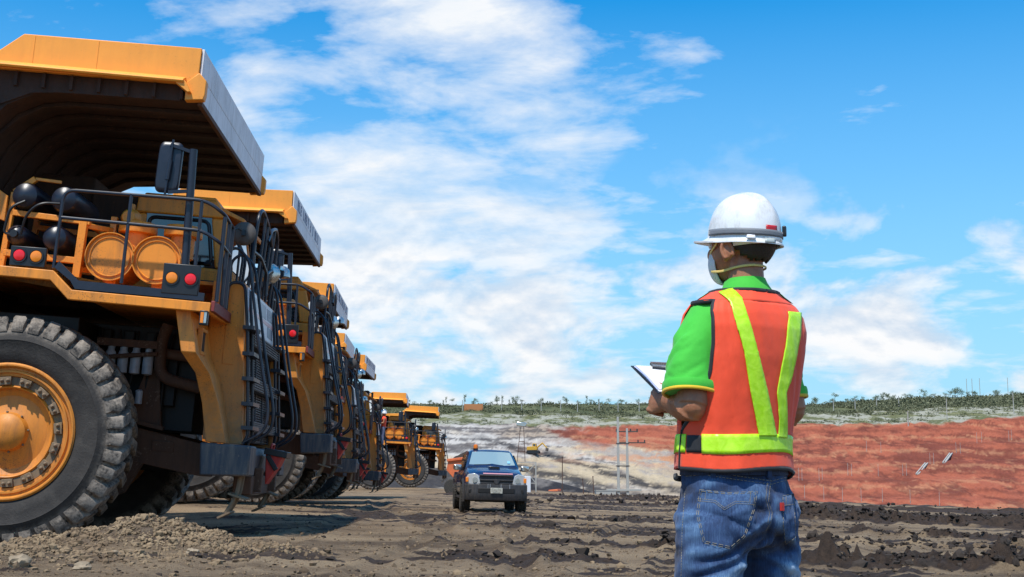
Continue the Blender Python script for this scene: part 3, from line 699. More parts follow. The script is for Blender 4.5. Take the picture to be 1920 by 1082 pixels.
lug = t.n('ShaderNodeTexWave', wave_type='BANDS', bands_direction='Y', i_Vector=c, i_Scale=1.5, i_Distortion=1.5, i_Detail=2.0, i_Detail_Scale=2.0).outputs['Fac']
pale = t.mix(t.math('MULTIPLY', A.outputs[2], t.math('MULTIPLY_ADD', lug, .55, .22)), pale, (.085, .054, .034))
col = t.mix(mfac, pale, mud)
grv = t.mix(t.ramp(f3, [(.36, 0), (.66, 1)]), (.11, .072, .046), (.31, .235, .16)); grv = t.mix(t.ramp(f2, [(.35, 1), (.6, 0)]), grv, (.085, .055, .04))
col = t.mix(t.math('MULTIPLY', A.outputs[1], .85), col, grv)
h = t.math('ADD', t.math('MULTIPLY', f2, .7), t.math('MULTIPLY', f3, .5))
mat_ground = t.set(Base_Color=col, Roughness=t.mix(mfac, (.95, .95, .95), (.72, .72, .72)), Normal=t.bump(t.math('ADD', h, t.math('MULTIPLY', f4, .35)), 1.0, .07), Specular_IOR_Level=.25)
g = rawmesh('ground', np.stack([X.ravel(), Y.ravel(), Z.ravel()], 1), gridF(*X.shape), mat_ground)
col_attr(g, 'soil', np.stack([MUD.ravel(), PIL.ravel(), RUT0.ravel()], 1)); tag(g, kind='structure')
def gz(x, y): return float(ground_all(np.array([x], float), np.array([y], float))[0][0])

# ------------------------------------------------------------------ clods and stones
ico = bmesh.new(); bmesh.ops.create_icosphere(ico, subdivisions=3, radius=1); IV = np.array([v.co[:] for v in ico.verts]); IF = np.array([[v.index for v in f.verts] for f in ico.faces]); ico.free()
ico = bmesh.new(); bmesh.ops.create_icosphere(ico, subdivisions=1, radius=1); IV1 = np.array([v.co[:] for v in ico.verts]); IF1 = np.array([[v.index for v in f.verts] for f in ico.faces]); ico.free()
def lumps(name, pos, size, mat, flat=.7, rough=.28, big=False, sharp=None, smooth=True):
    bv, bf = (IV, IF) if big else (IV1, IF1); n = len(pos); V = np.repeat(bv[None], n, 0)
    ph = rng.uniform(0, 50, (n, 1, 1))
    r = 1 + rough*(np.sin(V[..., :1]*3.1+ph)*np.cos(V[..., 1:2]*2.7+ph*1.7) + .7*np.sin(V[..., 2:]*4.3+ph*.6+V[..., :1]*2)) + rng.normal(0, rough*.35, V.shape[:2]+(1,))
    V = V*r*rng.uniform(.65, 1.3, (n, 1, 3)); V[..., 2] *= flat
    a = rng.uniform(0, 6.28, n); ca, sa = np.cos(a)[:, None], np.sin(a)[:, None]
    x = V[..., 0]*ca - V[..., 1]*sa; y = V[..., 0]*sa + V[..., 1]*ca; V = np.stack([x, y, V[..., 2]], -1)*np.asarray(size)[:, None, None] + np.asarray(pos)[:, None, :]
    F = (bf[None] + (np.arange(n)*len(bv))[:, None, None]).reshape(-1, 3)
    return rawmesh(name, V.reshape(-1, 3), F, mat, smooth=smooth, sharp=sharp)
def soilmat(name, a, b, scale=9, r=.9):
    t = NT(name); c = t.coord(); f = t.noise(c, scale, 6, .7); f0 = t.noise(c, 1.7, 3)
    return t.set(Base_Color=t.mix(t.ramp(t.math('ADD', t.math('MULTIPLY', f, .6), t.math('MULTIPLY', f0, .4)), [(.32, 0), (.68, 1)]), a, b), Roughness=r, Normal=t.bump(f, .6, .02), Specular_IOR_Level=.25)
M['clod'] = soilmat('black_mud', (.016, .012, .010), (.062, .046, .036)); M['gravel'] = soilmat('pale_gravel', (.095, .058, .034), (.33, .235, .14), 3.5); M['stone'] = soilmat('pale_rock', (.19, .14, .09), (.37, .285, .195), 9)
pos = []; siz = []
for x0, y0, x1, y1, w_, hh in RIDGES:
    L = math.hypot(x1-x0, y1-y0); n = int((120 if hh > .11 else 45)*L*min(1, 30/max(y0, 15))*(1.3 if hh > .2 else .8))
    if y0 > 55: n = int(9*L)
    tt = rng.uniform(-.04, 1.04, n); off = rng.normal(0, w_*.5, n)
    px = x0+(x1-x0)*tt+rng.normal(0, .1, n); py = y0+(y1-y0)*tt+off
    s_ = np.exp(rng.normal(math.log(.021 if y0 < 30 else .028 if y0 < 50 else .07), .6, n)); pos.append(np.stack([px, py], 1)); siz.append(np.clip(s_, .008, .13))
n = 8000; px = rng.uniform(-6, 11, n); py = 13+44*rng.random(n)**1.7
_, mk, _ = ground_all(px, py); keep = rng.random(n) < .12+.6*mk
pos.append(np.stack([px, py], 1)[keep]); siz.append(np.clip(np.exp(rng.normal(math.log(.015), .65, n)), .006, .09)[keep])
P2 = np.concatenate(pos); S2 = np.concatenate(siz); zz = ground_all(P2[:, 0], P2[:, 1])[0]
o = lumps('mud_clods', np.stack([P2[:, 0], P2[:, 1], zz+S2*.15], 1), S2, M['clod'], .75, .34, False, None, False); tag(o, 'black mud clods strewn over the dirt yard', 'mud clods', kind='stuff')
M['crumb'] = soilmat('brown_crumbs', (.06, .04, .026), (.22, .15, .09), 3)
n = 15000; px = rng.uniform(-6.5, 10, n); py = 12.8+26*rng.random(n)**1.7; kp_ = rng.random(n) < .30+.9*np.clip(fbm(px*.5, py*.9, 3), 0, 1); px = px[kp_]; py = py[kp_]; s_ = np.clip(np.exp(rng.normal(math.log(.011), .55, len(px))), .005, .05); zz = ground_all(px, py)[0]
o = lumps('earth_crumbs', np.stack([px, py, zz+s_*.2], 1), s_, M['crumb'], .75, .3, False, None, False); tag(o, 'small brown earth crumbs scattered over the dirt yard', 'earth crumbs', kind='stuff')
pos = []; siz = []
for px, py, sx, sy, hh in PILES:
    n = int(3000*sx*sy+250); pos.append(np.stack([rng.normal(px, sx*.62, n), rng.normal(py, sy*.62, n)], 1)); siz.append(np.clip(np.exp(rng.normal(math.log(.016), .5, n)), .006, .06))
n = 900; pos.append(np.stack([rng.uniform(-6, 3, n), 13+14*rng.random(n)**1.6], 1)); siz.append(np.clip(np.exp(rng.normal(math.log(.013), .5, n)), .005, .05))
P2 = np.concatenate(pos); S2 = np.concatenate(siz)
ok_ = ~((np.hypot(P2[:, 0]+7.8, 0) < 3.2) & (P2[:, 1] > 19.6)); P2 = P2[ok_]; S2 = S2[ok_]; zz = ground_all(P2[:, 0], P2[:, 1])[0]
o = lumps('gravel', np.stack([P2[:, 0], P2[:, 1], zz+S2*.2], 1), S2, M['gravel'], .8, .25, False, None, False); tag(o, 'loose pale gravel and crumbled earth heaped beside the big front wheel', 'gravel', kind='stuff')
for px, py, s_, lb in ((-5.05, 13.95, .17, 'broad pale rock at the bottom edge below the gravel heap'), (-4.35, 13.75, .10, 'small cream rock right of the broad pale rock'), (-4.45, 15.2, .075, 'rounded stone half way down the gravel heap'), (-3.75, 15.9, .095, 'flat sided stone at the right foot of the gravel heap'), (-5.6, 16.1, .10, 'light rock on the crest between the two gravel heaps')):
    o = lumps('rock', np.array([[0, 0, 0.]]), [s_*.8], M['stone'], .7, .20, True, 24); o.location = (px, py, gz(px, py)+s_*.3); tag(o, lb, 'rock', 'rocks around the gravel heap')
m = MB(); m.tube([(0, 0, 0), (.11, .03, .10)], [.012, .010], 7); o = m.build('stick', M['stone']); o.location = (-4.95, 16.75, gz(-4.95, 16.75)-.005); tag(o, 'short pale stick poking out of the gravel heap', 'stick')
# ------------------------------------------------------------------ the open pit beyond the bench
def pit_profile(x):
    """terrain rows (y, z) from the pit floor up to the plateau, for one x array; row index -> (Y, Z)"""
    top = 33.5 + .024*np.maximum(x-150, 0) + 1.5*noise2(x*.012, 0*x+3)
    k = [(230, -40), (430, -36), (560, -30), (600, -21), (640, -19.5), (668, -11), (690, -10), (722, -1.5), (742, -.5), (775, 8.5), (792, 9.3), (820, 19), (834, 19.8), (866, 31.5), (872, 33.5), (915, 38), (960, 44), (975, 46), (1040, 54.5), (1500, 56), (2600, 50)]
    return k, top
rows = []
K, _ = pit_profile(np.array([0.]))
ky = [a for a, b in K]; kz = [b for a, b in K]
tt = np.concatenate([np.linspace(230, 540, 24), np.linspace(543, 1045, 250), np.geomspace(1050, 2600, 24)])
px_ = np.concatenate([-np.geomspace(1500, 171, 50), np.linspace(-170, 470, 560), np.geomspace(472, 1700, 50)])
PX, PT = np.meshgrid(px_, tt)
wob = 16*fbm(PX*.008+2, PT*.003, 4) + 5*fbm(PX*.03, PT*.02+7, 3)
wallz = sst(560, 640, PT)*(1-sst(940, 1000, PT))
PZ = np.interp(PT + wob*wallz, ky, kz)
PZ = PZ + sst(700, 950, PT)*.030*np.maximum(PX-170, 0)*sst(170, 330, PX)
gull = np.abs(fbm(PX*.045, PT*.008, 4, .6)); PZ = PZ - wallz*(1.9*gull) + wallz*.55*fbm(PX*.16, PT*.16, 3)
PZ = PZ + (1-wallz)*.5*fbm(PX*.03, PT*.03, 3)
# black coal bank and dipping spoil in front, on the left
co_ = 30*np.exp(-(np.abs(PX-2)/64)**2.4 - ((PT-560-.35*PX)/36)**2)*(1-.0052*np.clip(PX, 0, 120)); co2 = np.exp(-((PX+70)/55)**2-((PT-690)/60)**2)*10
PZ = PZ + co_ + co2
# elevation seen against the wall, used to lay the beds
el_ = PZ + .2*wob
n1 = fbm(PX*.012+4, el_*.05, 5, .55); n2 = fbm(PX*.05, el_*.22, 5, .6); n3 = fbm(PX*.15+PT*.05, el_*.5+3, 4, .6); st_ = fbm(PX*.006-el_*.01, el_*.6+.0*PX, 4, .6)
RED = np.array([.345, .098, .055]); REDd = np.array([.20, .056, .036]); ORG = np.array([.50, .24, .125]); SAND = np.array([.46, .36, .24]); WHITE = np.array([.47, .43, .39]); GREY = np.array([.30, .26, .235]); BLK = np.array([.035, .032, .034]); TAN = np.array([.36, .26, .17])
def lerp(a, b, t): return a*(1-t[..., None]) + b*t[..., None]
C = np.ones(PX.shape+(3,))*SAND
big = fbm(PX*.016+el_*.01+9, el_*.07+PX*.004, 4, .5); C = lerp(C, WHITE, sst(-.25, .3, big+.75*sst(75, 0, PX)*sst(4, 16, el_)-.25)); C = lerp(C, GREY, sst(-.1, .4, n1+.45*n3+.08)*.85); C = lerp(C, TAN, sst(-.1, .45, n1*.5+.5*big+.6*sst(40, 110, PX)*sst(14, 2, el_)-.1)*.6)
seam = sst(.22, .55, .55*big+.6*st_+.35*n3 + .45*sst(30, -50, PX)-.05) * sst(110, 40, PX); C = lerp(C, BLK*1.6, seam*.75)
dip = el_ + .30*(PX-15)                       # beds dipping to the right
for d0, w_ in ((2.0, 3.0), (-9, 3.8), (14, 2.0)):
    b_ = np.exp(-((dip-d0+2.2*n2)/w_)**2)*sst(-40, 10, PX)*sst(112, 70, PX)*sst(-.55, .1, n3+.3); C = lerp(C, BLK, np.clip(b_*1.25, 0, .9))
co_ = np.clip(co_/26, 0, 1); C = lerp(C, lerp(np.ones(PX.shape+(3,))*BLK, GREY*.55, sst(-.1, .45, n2+.3*n3)), sst(.22, .5, co_+.22*n3+.14*n2)); C = lerp(C, BLK*1.2, sst(.25, .6, co2/10+.16*n3)*.9)
red = sst(-.25, .35, (PX-118)/70 + 1.5*sst(15, 25, el_)*sst(10, 60, PX) + 1.2*sst(125, 175, PX) + (el_-14)/26*.55*sst(170, 90, PX) + (el_-20)/30*.25 + .75*n1 + .40*n2)
rc = lerp(np.ones(PX.shape+(3,))*RED, REDd, sst(-.1, .5, n2+n1)); rc = lerp(rc, ORG, sst(.2, .8, n3*.5+n2*.5-.05)*.7); rc = lerp(rc, ORG, sst(-14, -20, el_+3*n2)*.9)
hb = np.clip(1-np.abs(((el_+1.5*n2) % 9.7)/9.7-.5)*2, 0, 1); rc = lerp(rc, ORG*.95, sst(.72, .95, hb+.2*n3)*.45); rc = lerp(rc, REDd*.8, sst(.15, .6, n2-n3*.5+.3*big)*.7); rc = lerp(rc, REDd*.7, sst(.30, .12, hb+.15*n3)*.45)
C = lerp(C, rc, red)
og = np.exp(-((PX-95)/60)**2)*sst(4, 10, el_)*sst(26, 16, el_)*sst(-.2, .4, n2); C = lerp(C, ORG, og*.8*sst(165, 120, PX))
GST = np.array([.33, .315, .25]); SC = np.array([.12, .125, .06]); SCd = np.array([.075, .085, .04]); GRS = np.array([.17, .165, .075])
up = sst(868, 876, PT+.25*wob)
gs = lerp(np.ones(PX.shape+(3,))*GST, GRS, sst(-.15, .35, n2+.4*n3)); gs = lerp(gs, SC, sst(.15, .45, n3+n2*.5))
C = lerp(C, gs, up)
C = lerp(C, lerp(np.ones(PX.shape+(3,))*SC, SCd, sst(-.2, .4, n2)), sst(955, 975, PT))
t = NT('pit_wall'); c = t.coord(); ca = t.n('ShaderNodeAttribute', attribute_name='bed').outputs['Color']
f = t.noise(t.mapping(c, (.55, .25, 1.2)), .8, 8, .7); f2 = t.noise(c, .12, 6, .6); f3 = t.noise(t.mapping(c, (1, .2, .35)), .5, 6, .7)
col = t.mix(t.ramp(f, [(.30, .42), (.5, 0)]), ca, t.mix(1.0, ca, (.45, .42, .42), 'MULTIPLY')); col = t.mix(t.ramp(f3, [(.52, 0), (.72, .5)]), col, t.mix(1.0, col, (1.35, 1.35, 1.3), 'MULTIPLY'))
mat_wall = t.set(Base_Color=col, Roughness=.95, Specular_IOR_Level=.15, Normal=t.bump(t.math('ADD', f, f3), .8, 1.0))
pw = rawmesh('pit_terrain', np.stack([PX.ravel(), PT.ravel(), PZ.ravel()], 1), gridF(*PX.shape), mat_wall); col_attr(pw, 'bed', C.reshape(-1, 3)); tag(pw, kind='structure')
def wz(x, y):
    """height of the pit terrain at x, y"""
    j = np.clip(np.searchsorted(px_, x)-1, 0, len(px_)-2); i = np.clip(np.searchsorted(tt, y)-1, 0, len(tt)-2)
    u = (x-px_[j])/(px_[j+1]-px_[j]); v = (y-tt[i])/(tt[i+1]-tt[i])
    return float(PZ[i, j]*(1-u)*(1-v)+PZ[i, j+1]*u*(1-v)+PZ[i+1, j]*(1-u)*v+PZ[i+1, j+1]*u*v)
def on_ray(px, py):
    """where the line of sight through that place in the photograph meets the pit terrain (used once to take over positions)"""
    th = math.atan(349/2500); f = 2500.
    v = Vector(((px-960)/f, math.cos(th)-(541-py)/f*math.sin(th), math.sin(th)+(541-py)/f*math.cos(th))); v /= v.y
    for y in np.arange(560, 1060, 1.0):
        if 1+v.z*y <= wz(v.x*y, y): return v.x*y, y, wz(v.x*y, y)
    return v.x*1000, 1000., wz(v.x*1000, 1000.)

# ------------------------------------------------------------------ trees, scrub, posts along the rim
def leafmat(name, a, b):
    t = NT(name); g_ = t.n('ShaderNodeNewGeometry'); c = t.coord(); f = t.noise(c, .55, 3)
    return t.set(Base_Color=t.mix(t.math('ADD', t.math('MULTIPLY', g_.outputs['Random Per Island'], .55), t.math('MULTIPLY', f, .5)), a, b), Roughness=.7, Specular_IOR_Level=.2)
M['leaf'] = leafmat('tree_foliage', (.06, .085, .045), (.17, .20, .09)); M['scrub'] = leafmat('scrub_foliage', (.072, .082, .046), (.18, .178, .098)); M['bark'] = plain('grey_bark', (.16, .13, .11), .9)
def leafquads(cent, size, r):
    n = len(cent); a = r.normal(0, 1, (n, 3)); a /= np.linalg.norm(a, axis=1, keepdims=True); b = r.normal(0, 1, (n, 3)); b -= a*(a*b).sum(1, keepdims=True); b /= np.linalg.norm(b, axis=1, keepdims=True)
    s = size[:, None]; V = np.stack([cent-a*s, cent+b*s*.8, cent+a*s, cent-b*s*.8], 1).reshape(-1, 3); return V, np.arange(4*n).reshape(n, 4)
def make_tree(seed, H, kind):
    r = np.random.default_rng(seed); e = empty('rim_tree')
    m = MB(); top = H*(.93 if kind == 2 else .72); lean = r.uniform(-.05, .05)*H
    m.tube([(0, 0, -.6), (lean*.3, 0, top*.4), (lean, 0, top)], [.14, .11, .04], 6); ends = []
    nb = {0: 6, 1: 8, 2: 9}[kind]
    for k in range(nb):
        z0 = top*r.uniform(.45, .98); a = r.uniform(0, 6.28); l = H*{0: .24, 1: .20, 2: .10}[kind]*r.uniform(.6, 1.2); p1 = (lean*z0/top+math.cos(a)*l, math.sin(a)*l, z0+l*r.uniform(.3, .9))
        m.tube([(lean*z0/top, 0, z0), p1], [.06, .025], 5); ends.append(p1)
    m.build('trunk', M['bark'], e)
    cs = []; ss = []
    for p in ends + [(lean, 0, top)]:
        n = int({0: 34, 1: 46, 2: 22}[kind]*r.uniform(.5, 1.4)); cs.append(np.array(p)+r.normal(0, 1, (n, 3))*H*np.array({0: (.085, .085, .05), 1: (.085, .085, .07), 2: (.035, .035, .07)}[kind])); ss.append(r.uniform(.14, .34, n)*H/9)
    V, F = leafquads(np.concatenate(cs), np.concatenate(ss), r); rawmesh('crown', V, F, M['leaf'], e, smooth=False); return e
protos = [make_tree(11, 9, 0), make_tree(12, 7, 1), make_tree(13, 9.5, 2), make_tree(14, 8, 0), make_tree(15, 6, 1)]
TLAB = ['thin tree with an open flat crown on the skyline beyond the pit', 'low bushy tree on the skyline beyond the pit', 'slender upright tree on the skyline beyond the pit', 'leggy tree with sparse spread crown on the skyline beyond the pit', 'small round bushy tree on the skyline beyond the pit']
rt = random.Random(5); used = set(); tx = -150.; ntree = 0
while tx < 430:
    tx += rt.expovariate(1/2.6)
    if tx > 430: break
    y = rt.uniform(1030, 1085); k = rt.choice([0, 0, 1, 2, 2, 3, 4] if tx < 170 else [0, 1, 1, 3, 4, 0, 4])
    o = protos[k] if k not in used else copy_tree(protos[k]); used.add(k)
    X_ = tx*y/1050; o.location = (X_, y, wz(X_, y)-.3); s_ = rt.triangular(.35, 1.15, .55)*(1.15 if tx > 170 else .95)*(1.0 if tx > -60 else .8); o.scale = (s_, s_, s_*rt.uniform(.9, 1.15)); o.rotation_euler = (0, 0, rt.uniform(0, 6.28))
    tag(o, TLAB[k], 'tree', 'trees on the skyline beyond the pit'); ntree += 1
# scrub: a belt along the rim and patches on the grey slope
r = np.random.default_rng(3); n = 13000
sx = r.uniform(-200, 480, n); sy = np.where(r.random(n) < .72, r.uniform(958, 1062, n), r.uniform(874, 958, n))
pm = fbm(sx*.02+1, sy*.03, 3); keep = np.where(sy > 957, pm > -.12, pm+.5*fbm(sx*.09, sy*.12, 2) > .08)
keep |= (sx > 250) & (sy > 925); sx = sx[keep]; sy = sy[keep]; sz = np.array([wz(a, b) for a, b in zip(sx, sy)]); hs_ = np.where(sy > 957, r.uniform(.7, 1.9, len(sx))*(1+.5*noise2(sx*.05, sy*.05)), r.uniform(.4, 1.5, len(sx)))*np.where(sx > 230, 1.25, 1)
K_ = 14; base_ = np.repeat(np.stack([sx, sy, sz], 1), K_, 0); hh = np.repeat(hs_, K_); cen = base_+r.normal(0, 1, base_.shape)*hh[:, None]*np.array([.75, .75, .3])+np.stack([0*hh, 0*hh, hh*.45], 1)
V, F = leafquads(cen, hh*r.uniform(.16, .42, len(hh)), r); o = rawmesh('scrub', V, F, M['scrub'], smooth=False); tag(o, 'low green scrub growing along the rim of the pit', 'scrub', kind='stuff')

M['concrete'] = plain('pale_concrete', (.42, .40, .36), .8); M['rustpole'] = plain('rusty_pole', (.10, .05, .035), .8)
def place_post(px, py, H, r0, lab, grp, proto, first, mat='concrete', cat='post', nm='post', base=None):
    if proto is None or first:
        m = MB(); m.tube([(0, 0, -.6), (0, 0, H)], [r0, r0*.8], 8); m.tube([(0, 0, H), (0, 0, H+.12)], [r0*1.25, r0*.9], 8); o = m.build(nm, M[mat])
    else: o = proto.copy(); COL.objects.link(o)
    o.location = base or on_ray(px, py); tag(o, lab, cat, grp); return o
p0 = None
for px in (869, 941, 978, 1014, 1050, 1081, 1121, 1156, 1195, 1233, 1254, 1554, 1594, 1634, 1675):
    x_, y_ = (px-960)/2500*985*1.012, 985.; q = place_post(px, 780, 9.5, .34, 'pale post in the fence line along the scrub beyond the pit', 'fence posts along the far rim', p0, p0 is None, base=(x_, y_, wz(x_, y_)-1.5)); p0 = p0 or q
p0 = None
for px, py in ((1703, 799),): place_post(px, py, 9.5, .40, 'thick pale post standing alone at the top of the red wall', 'rim', None, True)
for px, py in ((1776, 787), (1901, 776), (1826, 760), (1878, 752), (1802, 752), (1812, 752)):
    if px in (1776, 1901): place_post(px, py, 14, .3, 'tall pale lamp post on the grey slope above the red wall' if px == 1776 else 'tall pale post at the right edge above the red wall', None, None, True, nm='lamp_post')
    else:
        x_, y_ = (px-960)/2500*1075*1.012, 1075.; place_post(px, py, 18, .26, 'tall thin utility pole on the skyline at the right', 'utility poles on the skyline', None, True, nm='utility_pole', cat='utility pole', base=(x_, y_, wz(x_, y_)-1))
p0 = None
for px, py in ((1625, 848), (1652, 850), (1590, 893), (1597, 893), (1647, 893), (1693, 893), (1700, 893), (1744, 871), (1751, 871), (1793, 851), (1801, 851), (1832, 832), (1841, 830), (1892, 828), (1897, 827), (1498, 902), (1504, 902), (1536, 902), (1542, 900), (1509, 935), (1545, 938), (1580, 940), (1615, 941), (1655, 943), (1707, 945), (1762, 949)):
    q = place_post(px, py, 6.5, .11, 'thin pale pole on the ' + ('lowest bench at the foot' if py > 930 else 'middle bench' if py > 880 else 'upper bench' if py > 840 else 'top bench') + ' of the red pit wall', 'thin poles on the red pit wall', p0, p0 is None, nm='pole', cat='pole'); p0 = p0 or q
for k, (a, b_) in enumerate((((1720, 891), (1737, 870)), ((1770, 869), (1783, 851)))):
    A_ = Vector(on_ray(*a)); B_ = Vector(on_ray(*b_)); m = MB(); u = (B_-A_)
    rt_ = Vector((1, 0, 0)); nrm = Vector((0, -.6, .8))
    for o_ in (-.75, .75): m.bar(rt_*o_+nrm*.4, u+rt_*o_+nrm*.4, .62, .7)
    m.bar(nrm*.1, u+nrm*.1, 1.2, .3)
    o = m.build('drain_chute', M['concrete']); o.location = A_; tag(o, ('lower' if k == 0 else 'upper')+' pale concrete drain chute running down the red wall', 'drain chute', 'drain chutes on the red wall')
m = MB(); a = on_ray(872, 781); m.box(0, 14, -.2, .2, 0, 5.2); m.box(.3, .6, -.35, .35, -1, 5.4); m.box(13.4, 13.7, -.35, .35, -1, 5.4); M['board'] = plain('orange_board', (.50, .20, .07), .7)
o = m.build('board_wall', M['board']); o.location = (-35.5, 990, wz(-35, 990)-.4); tag(o, 'orange board wall in the fence line beyond the pit', 'board wall')

# ------------------------------------------------------------------ utility pole, lamp tower and stakes at the edge of the bench
def pt_at(px, d):
    x = (px-960)/2500*d*1.0; return x, d, gz(x, d)
e = empty('utility_pole', pt_at(1166, 163)); tag(e, 'twin concrete utility pole with crossarms at the edge of the dirt yard', 'utility pole')
for dx, h_ in ((-.55, 9.4), (.55, 8.0)):
    m = MB(); m.prism([(-.17, -.4), (.17, -.4), (.12, h_), (-.12, h_)], -.15, .15); o = m.build('pole', M['concrete'], e, .02); o.location.x = dx
m = MB(); m.box(-2.0, 2.2, -.25, .25, .45, .7); o = m.build('base_beam', M['concrete'], e, .02)
for z, x0, x1 in ((7.55, -.8, 1.9), (6.2, -.7, 2.8)):
    m = MB(); m.box(x0, x1, .16, .28, z, z+.14); ca_ = m.build('crossarm', M['steel'], e)
    for x in (x1-.1, x1-.9, x0+.1):
        m = MB(); m.lathe([(.07, z+.14), (.10, z+.22), (.06, z+.28), (.10, z+.34), (.03, z+.42)], c=(x, .22, 0), axis='z', n=10); m.build('insulator', M['black'], ca_)
for z in (3.4, 6.1):
    m = MB(); m.box(-.8, .8, -.18, .18, z, z+.13); m.build('pole_band', M['steel'], e)
e = empty('lamp_tower', pt_at(986, 150)); tag(e, 'pale lattice lamp tower with a floodlight on top behind the pickup', 'lamp tower')
def LB(pairs, w_, nm, mat): 
    m = MB(); [m.bar(a, b, w_) for a, b in pairs]; m.build(nm, M[mat], e)
for x in (1.1, -1.0):
    for y in (-.6, .6): LB([((x, y, 0), (x, y, 3.3))], .11, 'leg', 'concrete')
LB([((-1.0, -.6, 1.0), (1.1, -.6, 3.2)), ((1.1, -.6, 1.0), (-.1, -.6, 2.4)), ((-1.0, -.6, 3.3), (1.1, -.6, 3.3)), ((-1, -.6, 1.0), (1.1, -.6, 1.0)), ((-1, .6, 3.3), (1.1, .6, 3.3)), ((1.1, -.6, 3.3), (1.1, .6, 3.3)), ((-1, -.6, 3.3), (-1, .6, 3.3))], .08, 'brace', 'concrete')
LB([((-1.0, 0, 3.3), (-.62, 0, 7.2)), ((-.1, 0, 3.3), (-.25, 0, 7.2)), ((-.9, 0, 4.5), (-.1, 0, 4.5)), ((-.75, 0, 5.6), (-.15, 0, 5.6))], .07, 'mast', 'rustpole')
m = MB(); m.box(-1.05, .05, -.35, .35, 7.25, 7.75, Matrix.Rotation(.12, 3, 'Y')); m.build('floodlight', M['chrome'], e, .08); m = MB(); m.box(.0, .9, -.06, .06, 7.18, 7.26); m.build('arm', M['rustpole'], e)
o = MB().box(-.45, .45, -.3, .3, 0, 1.75).build('equipment_box', M['white'], None, .03); o.location = pt_at(987, 147); tag(o, 'white upright equipment box at the foot of the lamp tower', 'equipment box')
for px, h_, lb in ((1053, 4.2, 'tall dark rusty stake at the yard edge, left of two shorter ones'), (1093, 1.7, 'short rusty stake leaning at the yard edge, middle of three'), (1112, 2.0, 'short rusty stake nearest the twin utility pole')):
    m = MB(); m.tube([(.0, 0, -.3), (.05 if h_ > 3 else -.12, 0, h_)], [.06, .05], 8); m.lathe([(.09, h_), (.09, h_+.08), (.01, h_+.1)], c=(.05 if h_ > 3 else -.12, 0, 0), axis='z', n=8); o = m.build('stake', M['rustpole']); o.location = pt_at(px, 160); tag(o, lb, 'stake', 'rusty stakes at the yard edge')
m = MB(); m.box(-1.25, 1.25, -.3, .3, -.1, .42); m.box(-1.3, 1.3, -.35, .35, .42, .5); o = m.build('concrete_block', M['concrete'], None, .03); o.location = pt_at(1133, 161); tag(o, 'low pale concrete block left of the twin utility pole', 'concrete block')

# ------------------------------------------------------------------ far machines
M['mach'] = plain('machine_yellow', (.60, .33, .03), .5); M['orange'] = worn('orange_paint', (.68, .15, .045), (.30, .09, .04), .5, .5, 1.5)
def crawler(loc, rz, sc, lab, nm, mat, bucket=True):
    e = empty(nm, loc, (0, 0, rz)); e.scale = (sc,)*3; tag(e, lab, 'excavator' if nm == 'excavator' else 'bulldozer')
    for s in (-1, 1):
        m = MB(); pts = fillet([(-1.9, 0), (-1.7, .9), (1.7, .9), (1.9, .0), (1.5, -.05), (-1.5, -.05), (-1.9, 0)], .3); pts = [(p[0], p[1]) for p in [Vector((q[0], q[1], 0)) for q in pts]][:-1]; m.prism(pts, s*.75, s*1.25); m.build('track', M['black'], e)
    m = MB(); m.prism([(-1.9, .95), (1.2, .95), (1.3, 1.5), (.2, 2.1), (-1.8, 2.0)], -.75, .75); m.build('body', mat, e, .06)
    m = MB(); m.prism([(-.2, 2.0), (1.0, 1.7), (.9, 2.9), (-.1, 3.0)], -.6, .6); k = m.build('cab', mat, e, .05); m = MB(); m.box(.1, .75, -.62, .62, 2.1, 2.75); m.build('cab_window', M['glass'], k)
    if nm == 'excavator':
        m = MB(); m.tube([(1.0, 0, 1.6), (2.8, 0, 3.0), (4.2, 0, 1.6)], [.25, .28, .18], 8); m.build('boom', mat, e); m = MB(); m.prism([(3.9, 1.7), (4.6, 1.5), (4.5, .6), (3.8, .7)], -.5, .5); m.build('bucket', M['steel'], e, .04)
    else:
        m = MB(); m.prism([(2.1, .1), (2.3, .1), (2.5, 1.3), (2.3, 1.3)], -1.8, 1.8); m.build('blade', mat, e, .04); m = MB(); m.bar((1.2, -1.3, .6), (2.2, -1.3, .6), .18); m.bar((1.2, 1.3, .6), (2.2, 1.3, .6), .18); m.build('push_arm', mat, e)
    return e
x, y, z = on_ray(1000, 851); crawler((x, y, z), R(-15), 2.0, 'yellow excavator working on the grey slope across the pit', 'excavator', M['mach'])
x, y = (1046-960)/2500*176, 176.; crawler((x, y, -4.6), R(160), 1.25, 'orange bulldozer with pale red hood below the edge of the yard', 'bulldozer', M['orange'])
x, y = (1078-960)/2500*178, 178.; crawler((x, y, -5.4), R(15), 1.2, 'orange excavator below the edge of the yard, beside the bulldozer', 'excavator', M['orange'])
